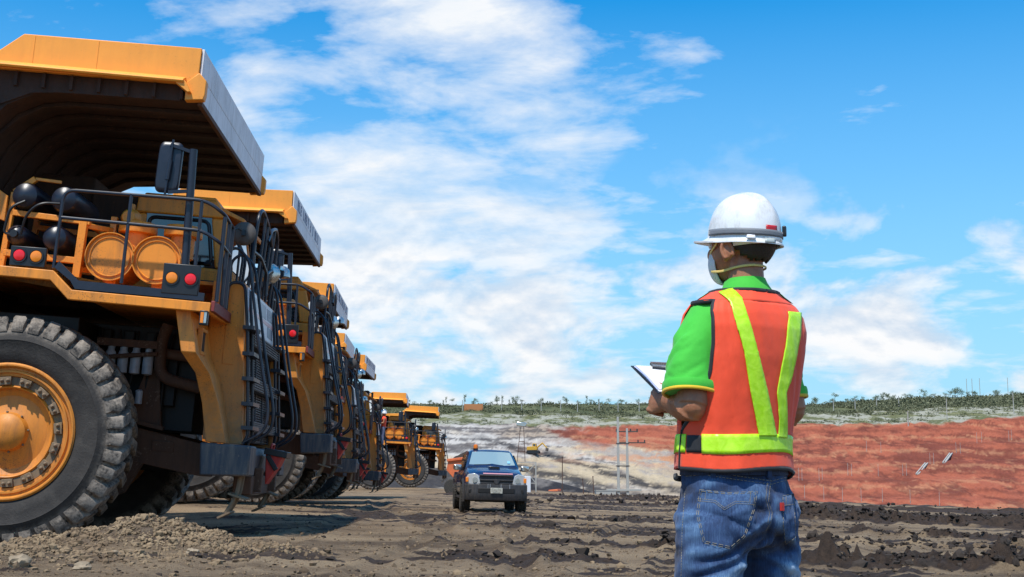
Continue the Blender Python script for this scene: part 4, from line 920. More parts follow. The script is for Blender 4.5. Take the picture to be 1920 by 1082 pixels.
# ------------------------------------------------------------------ blue pickup (local: -y is its front, z up)
M['bluepaint'] = worn('dark_blue_car_paint', (.006, .017, .068), (.02, .022, .03), .2, .3, 2.5, coat=.6); M['plastic'] = worn('grey_plastic', (.028, .028, .031), (.085, .07, .06), .5, .7, 3); M['plate'] = plain('number_plate', (.55, .53, .45), .5); M['plateink'] = plain('plate_ink', (.16, .14, .10), .6)
t = NT('windscreen_glass'); M['screen'] = t.set(Base_Color=(.34, .46, .47), Roughness=.05, Specular_IOR_Level=1.0, Coat_Weight=1.0, Metallic=.35)  # pale base colour paints in the reflected sky
t = NT('headlamp_glass'); M['lamp'] = t.set(Base_Color=(.60, .62, .62), Roughness=.12, Coat_Weight=1, Metallic=.25)
M['cartyre'] = worn('car_tyre', (.022, .02, .018), (.12, .10, .075), .85, .8, 5, (.15, .12, .09), .57)
PK = empty('pickup_truck', (-.72, 39.6, gz(-.7, 40)+.01), (R(.3), R(1.6), R(6.0))); tag(PK, 'dark blue pickup with an amber roof beacon facing the camera on the dirt yard', 'pickup truck')
def sec(y, half, z0, z1, tw, n_=4, crown=.03):
    """body section: lower width half, upper width tw"""
    pts = [(-half*.94, z0), (-half, z0+.08), (-half, z0+(z1-z0)*.62), (-(half+tw)/2, z0+(z1-z0)*.86), (-tw, z1-.01), (-tw*.5, z1+crown*.8), (0, z1+crown)]
    pts += [(-p[0], p[1]) for p in pts[-2::-1]]
    return [(x, y, z) for x, z in pts]
m = MB(); m.rings([sec(-2.50, .70, .62, .96, .60), sec(-2.44, .79, .58, 1.05, .64), sec(-2.2, .84, .50, 1.12, .68), sec(-1.7, .855, .50, 1.20, .71), sec(-1.18, .865, .50, 1.26, .75), sec(-1.0, .87, .50, 1.16, .80), sec(1.0, .88, .48, 1.10, .82), sec(2.6, .88, .52, 1.10, .84), sec(2.66, .86, .56, 1.08, .82)])
body = m.build('body', M['bluepaint'], PK, 0, 42)
m = MB()
def cs(y, hb, zb, ht, zt): return [(-hb, y, zb), (-ht, y, zt-.05), (-ht+.07, y, zt), (0, y, zt+.02), (ht-.07, y, zt), (ht, y, zt-.05), (hb, y, zb)]
m.rings([cs(-1.18, .78, 1.10, .77, 1.27), cs(-.48, .80, 1.10, .63, 1.69), cs(-.30, .81, 1.1, .62, 1.745), cs(.4, .82, 1.1, .62, 1.77), cs(.95, .82, 1.1, .62, 1.74), cs(1.2, .82, 1.1, .70, 1.3)])
cb = m.build('cabin', M['bluepaint'], PK, 0, 30)
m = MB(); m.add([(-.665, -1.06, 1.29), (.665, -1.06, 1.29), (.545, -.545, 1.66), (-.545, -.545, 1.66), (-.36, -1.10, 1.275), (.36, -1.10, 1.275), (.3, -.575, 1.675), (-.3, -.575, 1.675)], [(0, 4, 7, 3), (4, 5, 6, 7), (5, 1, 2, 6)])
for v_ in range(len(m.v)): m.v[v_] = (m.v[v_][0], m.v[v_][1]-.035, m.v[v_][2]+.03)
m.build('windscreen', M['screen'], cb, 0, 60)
m = MB(); m.box(.44, .52, -1.03, -1.025, 1.36, 1.46, Matrix.Rotation(R(-50), 3, 'X')); m.box(.44, .53, -1.08, -1.075, 1.28, 1.34, Matrix.Rotation(R(-50), 3, 'X')); m.build('windscreen_sticker', plain('sticker_blue', (.25, .55, .80), .4), cb)
m = MB()
m.tube([(-.52, -1.12, 1.315), (-.05, -1.10, 1.335)], .012, 6); m.tube([(.05, -1.13, 1.31), (.55, -1.08, 1.32)], .012, 6); m.box(-.025, .025, -.62, -.60, 1.62, 1.67); m.build('wiper', M['black'], cb)
for s in (-1, 1):
    m = MB(); m.prism([(-.98, 1.2), (.9, 1.2), (.82, 1.66), (-.38, 1.66)], 0, .012, 'yz') if False else None
    m = MB(); q = [(-.93, 1.17), (.95, 1.17), (.86, 1.62), (-.42, 1.62)]
    m.add([(s*(.815 - (z-1.1)*.245+.012), y, z) for y, z in q], [(0, 1, 2, 3)]); m.build('side_window', M['glass'], cb)
    m = MB(); m.box(s*.80, s*.86, -.87, -.80, 1.16, 1.2); m.build('mirror_arm', M['black'], PK)
    rr = [[(s*(.97)+.125*k*math.copysign(abs(math.cos(a))**.5, math.cos(a)), -.86+d, 1.235+.085*k*math.copysign(abs(math.sin(a))**.5, math.sin(a))) for a in [2*PI*q/20 for q in range(20)]] for d, k in ((-.07, .7), (-.05, .93), (0, 1), (.05, .95))]
    m = MB(); m.rings(rr); m.build('door_mirror', M['chrome'], PK)
    # headlamp
    m = MB(); o2 = [(.44, .80), (.50, 1.03), (.60, 1.08), (.78, 1.05), (.825, .96), (.815, .80), (.60, .77)]
    def hy(x): return -2.545 + max(0, x-.35)**2*.62
    m.rings([[(s*x, hy(x)-.02, z) for x, z in o2], [(s*(x*.985+.01), hy(x)-.045, z*.99+.01) for x, z in o2]], caps=(False, True)); hl = m.build('headlight', M['lamp'], PK, .012)
    m = MB(); m.box(s*.765, s*.84, -2.50, -2.36, .84, .97); m.build('indicator', M['lens_orange'], hl, .01)
    m = MB(); m.lathe([(.07, -2.575), (.075, -2.56), (.05, -2.53), (.01, -2.53)], c=(s*.585, .0, .90), n=18); m.build('lamp_bowl', M['chrome'], hl)
    # fender flare
    m = MB(); rg = []
    for k in range(17):
        a = PI*(-.06 + 1.12*k/16); rg.append([(s*(.79), -1.62-math.cos(a)*.44, .40+math.sin(a)*.44), (s*.89, -1.62-math.cos(a)*.43, .40+math.sin(a)*.43), (s*.90, -1.62-math.cos(a)*.50, .40+math.sin(a)*.50), (s*.84, -1.62-math.cos(a)*.56, .40+math.sin(a)*.56)])
    m.rings(rg); m.build('fender_flare', M['plastic'], PK, 0, 50)
    for y in (-1.62, 1.45):
        w_ = empty('wheel', (s*.79, y, .375), (0, 0, 0), PK)
        m = MB(); tw = .135; m.lathe([(.20, s*tw*.9), (.25, s*tw*1.02), (.33, s*tw), (.362, s*tw*.86), (.375, s*tw*.6), (.375, -s*tw*.6), (.362, -s*tw*.86), (.33, -s*tw), (.2, -s*tw)], axis='x', n=32)
        for k in range(30):
            a = 2*PI*k/30
            for q in (-1, 0, 1): m.box(q*.085-.035, q*.085+.035, -.022, .022, .365, .388, Matrix.Rotation(a + .1*q, 3, 'X'), (0, 0, 0))
        m.build('tyre', M['cartyre'], w_, 0, 35)
        m = MB(); m.lathe([(.215, s*.10), (.205, s*.125), (.195, s*.09), (.06, s*.085), (.05, s*.12), (.01, s*.125)], axis='x', n=30)
        for k in range(6):
            a = 2*PI*k/6; m.box(s*.085, s*.12, -.03, .03, .04, .2, Matrix.Rotation(a, 3, 'X'), (0, 0, 0))
        m.build('rim', M['steel'], w_, 0, 35)
# bumper, grille
m = MB()
def bs(x): return -2.60 + max(0, abs(x)-.45)**2*.75
rg = []
for k in range(21):
    x = -.865 + 1.73*k/20; y = bs(x); rg.append([(x, y+.03, .795), (x, y-.02, .77), (x, y-.03, .66), (x, y-.03, .60), (x, y-.045, .50), (x, y+.01, .36), (x, y+.25, .34), (x, y+.25, .79)])
m.rings(rg); bm_ = m.build('bumper', M['plastic'], PK, 0, 40)
m = MB(); m.box(-.50, .50, -2.65, -2.60, .555, .685); 
for s in (-1, 1): m.lathe([(.062, -2.595), (.062, -2.555), (.01, -2.55)], c=(s*.70, .005, .60), n=16)
m.build('air_intake', M['engine'], bm_, .01)
m = MB(); m.box(-.165, .165, -2.675, -2.66, .545, .695); pl_ = m.build('number_plate', M['plate'], PK, .006)
m = MB(); rn = random.Random(2)
for k in range(5):
    x = -.13+.055*k; 
    m.box(x, x+.008, -2.679, -2.675, .59, .675); m.box(x+.008, x+.036, -2.679, -2.675, .667-.03*(k % 3), .675-.03*(k % 3)); m.box(x+.028, x+.036, -2.679, -2.675, .59, .64+.02*(k % 2))
m.box(-.1, .1, -2.679, -2.675, .562, .572); m.build('plate_characters', M['plateink'], pl_)
m = MB()
for z0, z1 in ((.80, .83), (.885, .925), (1.015, 1.045)): m.box(-.47, .47, -2.575, -2.52, z0, z1)
m.box(-.46, .46, -2.53, -2.46, .79, 1.05); m.rings([[(-.1, -2.60, .93), (.1, -2.60, .93), (.05, -2.60, .80), (-.05, -2.60, .80)], [(-.1, -2.5, .93), (.1, -2.5, .93), (.05, -2.5, .80), (-.05, -2.5, .80)]][::-1])
m.build('grille', M['plastic'], PK, .006)
m = MB(); m.prism([(-1.95, 1.12), (-1.45, 1.15), (-1.45, 1.22), (-1.85, 1.205)], -.17, .17, 'yz') if False else m.rings([[(-.17, -1.80, 1.20), (.17, -1.80, 1.20), (.15, -1.79, 1.285), (-.15, -1.79, 1.285)], [(-.19, -1.25, 1.25), (.19, -1.25, 1.25), (.16, -1.25, 1.295), (-.16, -1.25, 1.295)]]); sc_ = m.build('bonnet_scoop', M['bluepaint'], PK, .01)
m = MB(); m.box(-.135, .135, -1.815, -1.79, 1.225, 1.272); m.build('scoop_opening', M['engine'], sc_)
m = MB(); m.box(-.36, .46, -2.46, -2.39, 1.072, 1.085, Matrix.Rotation(R(20), 3, 'X')); m.build('bonnet_stripe', M['signred'], PK)
for x in (-.24, -.18, .12, .36): m = MB(); m.box(x, x+.009, -2.645, -2.632, .68, .80); m.build('tape_mark', M['filter'], bm_)
m = MB(); m.box(-.55, .55, -2.3, 1.9, .30, .52); m.box(-.7, .7, -1.7, -1.5, .3, .42); m.box(-.7, .7, 1.38, 1.52, .3, .42); m.build('underbody', M['engine'], PK, .02)
m = MB(); m.box(-.88, -.80, -1.0, 1.0, .36, .42); m.box(.80, .88, -1.0, 1.0, .36, .42); m.build('side_step', M['plastic'], PK)
bc = empty('roof_beacon', (-.42, -.22, 1.745), (0, 0, 0), PK)
m = MB(); m.lathe([(.075, 0), (.075, .05), (.05, .055)], axis='z', n=18); m.build('beacon_base', M['black'], bc)
m = MB(); m.lathe([(.064, .05), (.066, .12), (.055, .155), (.02, .17), (.001, .172)], axis='z', n=20); m.build('beacon_dome', plain('amber_dome', (.75, .19, .015), .2, 0, .1, 30), bc)

# ------------------------------------------------------------------ orange tipper behind the pickup
TP = empty('tipper_truck', (-3.0, 106, gz(-3.0, 106)-.1), (0, 0, R(-20))); TP.scale = (.88, .88, .88); tag(TP, 'orange tipper with a heap of dark earth in its bed, half hidden by the pickup', 'tipper truck')
m = MB(); m.prism([(-1.9, 3.2), (1.9, 3.6), (2.0, 3.3), (1.1, 1.2), (-1.2, 1.3), (-2.1, 2.2)], -1.4, 1.4); m.box(-2.0, 2.1, -1.55, 1.55, 3.15, 3.4, Matrix.Rotation(-.1, 3, 'Y')); m.build('tipper_bed', M['orange'], TP, .05)
m = MB(); m.box(-2.5, 3.4, -.8, .8, .75, 1.1); m.prism([(2.2, .8), (4.0, .8), (4.1, 1.7), (3.5, 2.9), (2.3, 2.9)], -1.2, 1.2); cbb = m.build('cab', M['maroon'], TP, .05)
m = MB(); m.box(2.5, 3.55, -1.23, 1.23, 1.85, 2.65); m.build('cab_window', M['glass'], cbb)
m = MB(); m.box(-.9, .9, -1.62, -1.5, .9, 1.25, Matrix.Rotation(.15, 3, 'Y')); m.build('side_guard', M['orange'], TP, .03)
for x in (-1.6, -.2, 3.0):
    for s in (-1, 1):
        w_ = empty('wheel', (x, s*1.2, .72), (0, 0, 0), TP); m = MB(); m.lathe([(.3, -.24), (.62, -.24), (.72, -.17), (.72, .17), (.62, .24), (.3, .24)], n=28); m.build('tyre', M['cartyre'], w_); m = MB(); m.lathe([(.34, -.2), (.3, -.16), (.1, -.1), (.05, -.2), (.01, -.2), (.01, .2), (.05, .2), (.1, .1), (.3, .16), (.34, .2)], n=20); m.build('rim', M['maroon'], w_)
n = 24; hx, hy_ = np.meshgrid(np.linspace(-1.95, 1.8, 30), np.linspace(-1.3, 1.3, n)); hz_ = 3.2+.1*hx+.85*np.clip(1-(np.abs(hx+.2)/2.1)**1.6, 0, 1)*np.clip(1-(np.abs(hy_)/1.4)**1.6, 0, 1)+.14*fbm(hx*2.2, hy_*2.2, 3)
o = rawmesh('earth_heap', np.stack([hx.ravel(), hy_.ravel(), hz_.ravel()], 1), gridF(*hx.shape), M['clod']); o.location = TP.location; o.rotation_euler = TP.rotation_euler; o.scale = TP.scale; tag(o, 'heap of dark earth piled in the bed of the orange tipper', 'earth heap', kind='stuff')
# ------------------------------------------------------------------ the man in the orange vest (local: faces +y, z up, origin between his feet)
PO = Vector((.578, 3.5, gz(.6, 3.5)-.004)); PR = R(38)
PM = Matrix.Translation(PO) @ Matrix.Rotation(PR, 4, 'Z'); PMI = PM.inverted()
def camray(px, py):
    th = math.atan(349/2500); f = 2500.
    o = Vector((0, 0, 1.0)); v = Vector(((px-960)/f, math.cos(th)-(541-py)/f*math.sin(th), math.sin(th)+(541-py)/f*math.cos(th))).normalized()
    return PMI @ o, (PMI.to_3x3() @ v).normalized()
def sel(a, b, n, k=48, cy=0., cx=0.):
    out = []
    for q in range(k):
        u = 2*PI*q/k; s, c_ = math.sin(u), -math.cos(u)
        out.append((cx+a*math.copysign(abs(s)**(2/n), s), cy+b*math.copysign(abs(c_)**(2/n), c_)))
    return out
def ell(mb, c, r, rot=None, n=20, m=12):
    rg = []
    for i in range(1, m):
        t_ = PI*i/m; rg.append([Vector((r[0]*math.sin(t_)*math.cos(2*PI*k/n), r[1]*math.sin(t_)*math.sin(2*PI*k/n), r[2]*math.cos(t_))) for k in range(n)])
    if rot is not None: rg = [[rot @ p for p in q] for q in rg]
    mb.rings([[Vector(c)+p for p in q] for q in rg]); return mb
def fuse(mb, name, mat, voxel, smooth_it, parent=None, factor=.5):
    me = bpy.data.meshes.new('tmp'); me.from_pydata(mb.v, [], mb.f)
    bm = bmesh.new(); bm.from_mesh(me); bmesh.ops.recalc_face_normals(bm, faces=bm.faces); bm.to_mesh(me); bm.free()
    o = bpy.data.objects.new('tmp', me); COL.objects.link(o)
    r_ = o.modifiers.new('r', 'REMESH'); r_.mode = 'VOXEL'; r_.voxel_size = voxel; r_.use_smooth_shade = True
    if smooth_it: s_ = o.modifiers.new('s', 'SMOOTH'); s_.factor = factor; s_.iterations = smooth_it
    dg = bpy.context.evaluated_depsgraph_get(); me2 = bpy.data.meshes.new_from_object(o.evaluated_get(dg)); me2.name = name
    bpy.data.objects.remove(o); bpy.data.meshes.remove(me)
    me2.materials.clear(); me2.materials.append(mat); me2.polygons.foreach_set('use_smooth', [True]*len(me2.polygons))
    o = bpy.data.objects.new(name, me2); COL.objects.link(o); o.parent = parent; return o
def bvh_of(o): return BVHTree.FromPolygons([v.co for v in o.data.vertices], [tuple(p.vertices) for p in o.data.polygons])
def displace(o, fn):
    n = len(o.data.vertices); co_ = np.empty(n*3, np.float32); o.data.vertices.foreach_get('co', co_); nn = np.empty(n*3, np.float32); o.data.vertices.foreach_get('normal', nn)
    co_ = co_.reshape(-1, 3); nn = nn.reshape(-1, 3); co_ += nn*fn(co_, nn)[:, None]; o.data.vertices.foreach_set('co', co_.ravel()); o.data.update()
def cloth(name, col, weave=900, rough=.8, var=.12, sheen=.15, **kw):
    t = NT(name); c = t.coord(); f = t.noise(c, 14, 5, .6); w1 = t.noise(c, weave, 2, .5); f2 = t.noise(t.mapping(c, (1, 1, .4)), 42, 4, .6)
    k = t.mix(t.ramp(f, [(.3, 0), (.7, 1)]), tuple(x*(1-var) for x in col), col)
    return t.set(Base_Color=k, Roughness=rough, Sheen_Weight=sheen, Normal=t.bump(t.math('ADD', t.math('MULTIPLY', w1, .25), t.math('ADD', t.math('MULTIPLY', f2, .5), f)), .30, .006), **kw)
M['shirt'] = cloth('green_polo_cloth', (.050, .50, .035)); M['vestm'] = cloth('orange_vest_mesh', (.98, .078, .020), 700, .7); t = NT('lime_reflective_tape'); c = t.coord(); f = t.noise(c, 42, 4, .6, 1.2); f2 = t.noise(c, 300, 2); M['lime'] = t.set(Base_Color=t.mix(t.ramp(f, [(.38, 0), (.66, 1)]), (.45, .84, .008), (.60, .98, .05)), Roughness=.34, Normal=t.bump(f, .22, .004))
M['trim'] = cloth('black_vest_binding', (.010, .010, .012), 600, .7); M['ytrim'] = cloth('yellow_cuff_stripe', (.80, .50, .02)); M['strap'] = cloth('yellow_mask_strap', (.78, .55, .16), 500, .7)
t = NT('skin'); c = t.coord(); f = t.noise(c, 26, 6, .6); f2 = t.noise(c, 240, 3)
M['skin'] = t.set(Base_Color=t.mix(t.ramp(f, [(.3, 0), (.7, 1)]), (.30, .112, .052), (.43, .182, .088)), Roughness=.5, Subsurface_Weight=.12, Subsurface_Radius=(.5, .2, .1), Subsurface_Scale=.01, Normal=t.bump(t.math('ADD', f2, f), .18, .003))
t = NT('black_hair'); c = t.coord(); f = t.noise(t.mapping(c, (1, 1, .25)), 420, 3, .6)
M['hair'] = t.set(Base_Color=t.mix(f, (.006, .005, .005), (.03, .024, .02)), Roughness=.55, Normal=t.bump(f, .7, .004))
t = NT('helmet_plastic'); c = t.coord(); f = t.noise(c, 9, 6, .65); f3 = t.noise(t.mapping(c, (1, 1, .3)), 60, 4, .7)
M['helmet'] = t.set(Base_Color=t.mix(t.ramp(t.math('ADD', t.math('MULTIPLY', f, .6), t.math('MULTIPLY', f3, .4)), [(.48, 0), (.66, 1)]), (.76, .76, .76), (.54, .51, .46)), Roughness=t.n('ShaderNodeMapRange', i_0=f3, i_3=.22, i_4=.5).outputs[0], Coat_Weight=.3, Subsurface_Weight=.0)
M['maskm'] = cloth('white_mask', (.70, .70, .70), 700, .8); M['band'] = cloth('grey_helmet_strap', (.17, .18, .20), 400, .6)
t = NT('denim'); c = t.coord(); P_ = t.n('ShaderNodeSeparateXYZ', i_Vector=c)
big = t.noise(t.mapping(c, (1, 1, .55)), 10, 5, .6); st = t.noise(t.mapping(c, (1, 1, .045)), 320, 4, .7); wv = t.noise(t.mapping(c, (1, 1, .3)), 900, 2); at_ = t.n('ShaderNodeAttribute', attribute_name='fade_shade').outputs['Fac']
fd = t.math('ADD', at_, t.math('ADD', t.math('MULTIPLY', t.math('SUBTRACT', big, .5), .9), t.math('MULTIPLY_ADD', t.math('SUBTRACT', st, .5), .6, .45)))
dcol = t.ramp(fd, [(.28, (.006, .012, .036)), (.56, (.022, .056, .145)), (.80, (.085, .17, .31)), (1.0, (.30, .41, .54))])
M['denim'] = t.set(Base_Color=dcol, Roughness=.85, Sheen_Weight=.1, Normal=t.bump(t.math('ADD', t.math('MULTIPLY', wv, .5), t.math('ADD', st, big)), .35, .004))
M['stitch'] = plain('pale_stitching', (.34, .29, .20), .8); M['boot'] = plain('brown_boot_leather', (.06, .035, .02), .6)

# --- body: one fused surface
TOR = [(.96, .148, .114), (1.012, .151, .117), (1.06, .153, .116), (1.12, .158, .114), (1.20, .169, .117), (1.30, .181, .118), (1.375, .184, .112), (1.411, .178, .102), (1.438, .158, .089), (1.456, .124, .078), (1.470, .096, .071), (1.480, .079, .068)]
tz = [q[0] for q in TOR]; ta = [q[1] for q in TOR]; tb = [q[2] for q in TOR]
def lean(z): return Vector((.788, -.616, 0))*(.036*float(sst(1.02, 1.44, z)))
def tring(z, off=0, k=48): l_ = lean(z); return [(x+l_.x, y+l_.y, z) for x, y in sel(np.interp(z, tz, ta)+off, np.interp(z, tz, tb)+off, 2.3, k)]
HZ = Matrix.Translation(lean(1.5)+Vector((.004, 0, 1.5))) @ Matrix.Rotation(R(9), 4, 'Z') @ Matrix.Rotation(R(-3), 4, 'X') @ Matrix.Scale(.93, 4) @ Matrix.Translation((0, -.005, -1.478))
def H(p): return HZ @ Vector(p)
H3 = HZ.to_3x3()
b = MB()
b.rings([tring(z, -.026) for z in (.98, 1.06, 1.2, 1.3, 1.37, 1.405, 1.432, 1.452)])
b.rings([[(x, y, z) for x, y in sel(a, bb, 2.2, 32, cy)] for z, a, bb, cy in ((1.04, .12, .085, 0), (.95, .13, .095, 0), (.89, .13, .095, -.005), (.862, .09, .07, 0))])
for s in (-1, 1):
    b.tube([(s*.085, 0, .90), (s*.10, 0, .70), (s*.105, .005, .49), (s*.11, -.015, .34), (s*.115, -.02, .10), (s*.115, -.02, .05)], [.066, .060, .048, .048, .034, .036], 16)
    b.tube([(s*.115, -.055, .04), (s*.12, .03, .045), (s*.125, .14, .03)], [.034, .04, .028], 12)
b.tube([lean(1.42)+Vector((0, -.012, 1.41)), lean(1.47)+Vector((0, -.012, 1.47)), H((0, -.002, 1.60))], [.056, .047, .047], 20)
ell(b, H((0, -.004, 1.625)), (.075, .096, .096), H3); ell(b, H((0, .040, 1.575)), (.062, .060, .085), H3); ell(b, H((0, .05, 1.530)), (.047, .050, .038), H3)
ell(b, H((0, .103, 1.578)), (.013, .022, .024), H3, 10, 8); ell(b, H((0, .094, 1.545)), (.024, .014, .012), H3, 10, 8); ell(b, H((0, .085, 1.615)), (.05, .016, .014), H3, 12, 8)
for s in (-1, 1):
    er = H3 @ Matrix.Rotation(s*R(-24), 3, 'Z') @ Matrix.Rotation(R(-8), 3, 'X')
    m_ = []
    for k in range(14):      # ear rim and lobe
        a = R(-60)+R(285)*k/13; m_.append(H((s*.0765, .004, 1.566)) + er @ Vector((s*.007, .016*math.cos(a), .027*math.sin(a))))
    b.tube(m_, .0052, 8); ell(b, H((s*.0745, .004, 1.566)), (.0085, .0155, .026), er, 14, 10); ell(b, H((s*.075, .014, 1.543)), (.006, .008, .009), er, 10, 6)
    # arms
SH = {}
for s in (-1, 1):
    sh = (Vector((-.132, .018, 1.395)) if s < 0 else Vector((.147, .026, 1.395))) + lean(1.4); elb = (Vector((-.172, -.014, 1.172)) if s < 0 else Vector((.205, -.012, 1.172))) + lean(1.17)*.6; wr = Vector((-.088, .150, 1.195)) if s < 0 else Vector((.095, .20, 1.20))
    b.tube([sh+Vector((-s*.05, 0, -.02)), sh+Vector((0, 0, -.02)), sh.lerp(elb, .45), sh.lerp(elb, .82), elb], [.042, .044, .045, .043, .042], 16)
    ell(b, elb+Vector((0, .0, .0)), (.038, .038, .038), n=14, m=10); b.tube([sh.lerp(elb, .8), elb+Vector((0, .01, -.004)), elb.lerp(wr, .3)], [.041, .045, .043], 14)
    b.tube([elb, elb.lerp(wr, .28), elb.lerp(wr, .7), wr], [(.040, .040), (.046, .043), (.036, .032), (.029, .024)], 16)
    SH[s] = (sh, elb, wr)
    # hand: h forward, l towards the middle of the board, u up
    h = Vector((.26, .94, .16)).normalized() if s < 0 else Vector((-.55, .80, .15)).normalized()
    l = Vector((-s*.93, s*-.25, -.12)); l = (l-h*l.dot(h)).normalized(); u = h.cross(l)*(1 if s > 0 else -1); u = u if u.z > 0 else -u
    pc = wr
    b.rings([[pc+h*d+u*(math.cos(a)*ru)+l*(math.sin(a)*rl+off) for a in [2*PI*k/16 for k in range(16)]] for d, ru, rl, off in ((-.012, .024, .020, 0), (.012, .031, .018, 0), (.045, .041, .016, .002), (.075, .043, .015, .004), (.092, .040, .012, .006))])
    for k, (uo, l1, l2, l3) in enumerate(((.035, .043, .026, .020), (.0118, .047, .030, .022), (-.0122, .043, .028, .021), (-.035, .034, .022, .018))):
        p0 = pc+h*.078+u*uo+l*.003; d1 = (h*.80+l*.62-u*(.02+.02*k)).normalized(); p1 = p0+h*.012; p2 = p1+d1*l1; d2 = (h*.02+l*1.0-u*.02).normalized(); p3 = p2+d2*l2; d3 = (-h*.66+l*.75).normalized(); p4 = p3+d3*l3
        ell(b, p1, (.0100, .0105, .0095), n=10, m=8)
        b.tube([p0-h*.02, p1, p1.lerp(p2, .5), p2, p2.lerp(p3, .5), p3, p4], [.0090, .0096, .0082, .0089, .0077, .0080, .0064], 10)
    t0 = pc+h*.018+u*.026+l*.006
    b.tube([t0-h*.01, t0+h*.028+u*.014+l*.016, t0+h*.055+u*.016+l*.036, t0+h*.074+u*.012+l*.050], [.015, .0125, .0108, .0080], 10)
    ell(b, t0+h*.012+u*.004+l*.006, (.017, .020, .016), n=12, m=8)
body = fuse(b, 'person', M['skin'], .0029, 3)
body.matrix_world = PM; tag(body, 'man in white hard hat, orange vest and blue jeans holding a clipboard, back turned', 'person')
for s in (-1, 1):
    m = MB(); ell(m, H((s*.031, .083, 1.598)), (.012, .012, .012), n=14, m=10); m.build('eye', M['white'], body)

# --- shirt
b = MB(); b.rings([tring(z, -.010) for z in (.97, 1.06, 1.12, 1.2, 1.3, 1.37, 1.405, 1.432, 1.452, 1.468, 1.48)])
cuffs = []
for s in (-1, 1):
    sh, elb, wr = SH[s]; ax = (elb-sh).normalized(); e0 = sh.lerp(elb, .86)+Vector((0, .012, 0))
    kk = 1 if s < 0 else .86; pts = [sh+Vector((-s*.07, -.01, .0)), sh+Vector((-s*.01, 0, -.006)), sh.lerp(e0, .35)+Vector((s*.006, .004, 0)), sh.lerp(e0, .7)+Vector((s*.006, .006, 0)), e0]
    b.tube(pts, [(.054*kk, .054*kk), (.060*kk, .060*kk), (.065*kk, .063*kk), (.070*kk, .066*kk), (.073*kk, .069*kk)], 26)
    cuffs.append((s, kk, e0, (e0-pts[-2]).normalized()))
shirt = fuse(b, 'polo_shirt', M['shirt'], .006, 5, body)
def fold(co_, nn):
    arm = sst(.15, .19, np.abs(co_[:, 0])); d = np.zeros(len(co_))
    d += .0045*fbm(co_[:, 1]*16+co_[:, 2]*9+3, co_[:, 2]*22-co_[:, 0]*12, 3)*arm
    d += -.0045*arm*np.exp(-((((co_[:, 2]-1.36)+.8*(co_[:, 1])+.25*(np.abs(co_[:, 0])-.2)))/.010)**2) - .004*arm*np.exp(-((((co_[:, 2]-1.30)+1.1*(co_[:, 1]-.01)))/.012)**2)
    lf = co_[:, 0] < 0
    for a0, sl_, w_, amp in ((1.385, .55, .007, -.0035), (1.335, .75, .008, -.0045), (1.30, .35, .006, -.003), (1.275, 1.0, .009, -.004), (1.255, -.5, .007, -.003)):
        ln = co_[:, 2]-(a0-sl_*(co_[:, 1]-.02)) + .006*noise2(co_[:, 0]*25, co_[:, 1]*25); d += amp*arm*np.exp(-(ln/w_)**2)*np.clip(.5+noise2(co_[:, 1]*18+a0*40, co_[:, 0]*18), 0, 1.2)
    return d
displace(shirt, fold)
for s, kk, e0, ax in cuffs:
    u = ax.cross(Vector((0, 1, 0))).normalized(); v = ax.cross(u)
    for off, hh, k_, mt, nm in ((.0, .0045, 1.015, 'ytrim', 'cuff_stripe'), (-.014, .011, 1.02, 'shirt', 'cuff_hem')):
        m = MB(); rg = []
        for d, q in ((-hh, 1.0), (-hh*.5, 1.022), (hh*.5, 1.022), (hh, 1.0), (hh, .93), (-hh, .93)):
            rg.append([e0+ax*(off+d)+(u*math.cos(2*PI*k/36)*.073*kk+v*math.sin(2*PI*k/36)*.0705*kk)*(k_*q) for k in range(36)])
        m.rings(rg, loop=True); m.build(nm, M[mt], shirt, 0, 60)
# collar: a folded ring standing round the neck
m = MB(); rg = []
for z, r_ in ((1.460, .0), (1.495, -.012), (1.509, -.015), (1.511, -.010), (1.497, -.003), (1.478, .012), (1.458, .016), (1.454, .013), (1.470, .006)):
    lq = lean(1.48); rg.append([(x+lq.x, y-.004+lq.y, z+.004*(y/.07)*-1 - .012*max(0, y/.07)) for x, y in sel(.063+r_*.8, .060+r_*.8, 2.1, 48)])
m.rings(rg, loop=False, caps=(False, False)); co2 = m.build('collar', M['shirt'], shirt, 0, 60)

# --- vest: surface given by height and angle (0 = middle of the back)
def vpt(u, z, off=0):
    a = np.interp(z, tz, ta)+off; b_ = np.interp(z, tz, tb)+off; n_ = 2.3; s, c_ = math.sin(u), -math.cos(u)
    fl = .006*max(0, (1.10-z)/.09)
    a += fl; b_ += fl; l_ = lean(z); z0_ = z
    if z < 1.13: z = z - (.020*float(sst(R(15), R(95), u)) - .004*math.sin(u*3+1))*min(1, (1.13-z)/.09)
    q = .0045*noise2(np.array(u*2.6+3), np.array(z*6))[()] + .0030*(abs(noise2(np.array(u*4.5+z*7), np.array(z*4+u*2))[()])*2-.6) + .0006*noise2(np.array(u*16), np.array(z*40+u*9))[()]
    k = 1 + q/.15
    return Vector((a*math.copysign(abs(s)**(2/n_), s)*k+l_.x, b_*math.copysign(abs(c_)**(2/n_), c_)*k+l_.y, z))
ZB, ZS = 1.012, 1.440
zk = [1.0, 1.115, 1.135, 1.16, 1.20, 1.26, 1.33, 1.39, 1.440]; uk = [101, 101, 93, 82, 73, 67, 65, 66, 71]
def ue(z, front=False): return R(np.interp(z, zk, uk))
zr = list(np.linspace(ZB, ZS, 60))
m = MB(); NU = 56
m.rings([[vpt(-ue(z)+2*ue(z)*k/(NU-1), z, .005) for k in range(NU)] for z in zr], closed=False, caps=(False, False))
m.rings([[vpt(PI*2*k/72, z, .005) for k in range(72)] for z in (ZS, 1.447, 1.454, 1.461, 1.467, 1.473)], caps=(False, False))
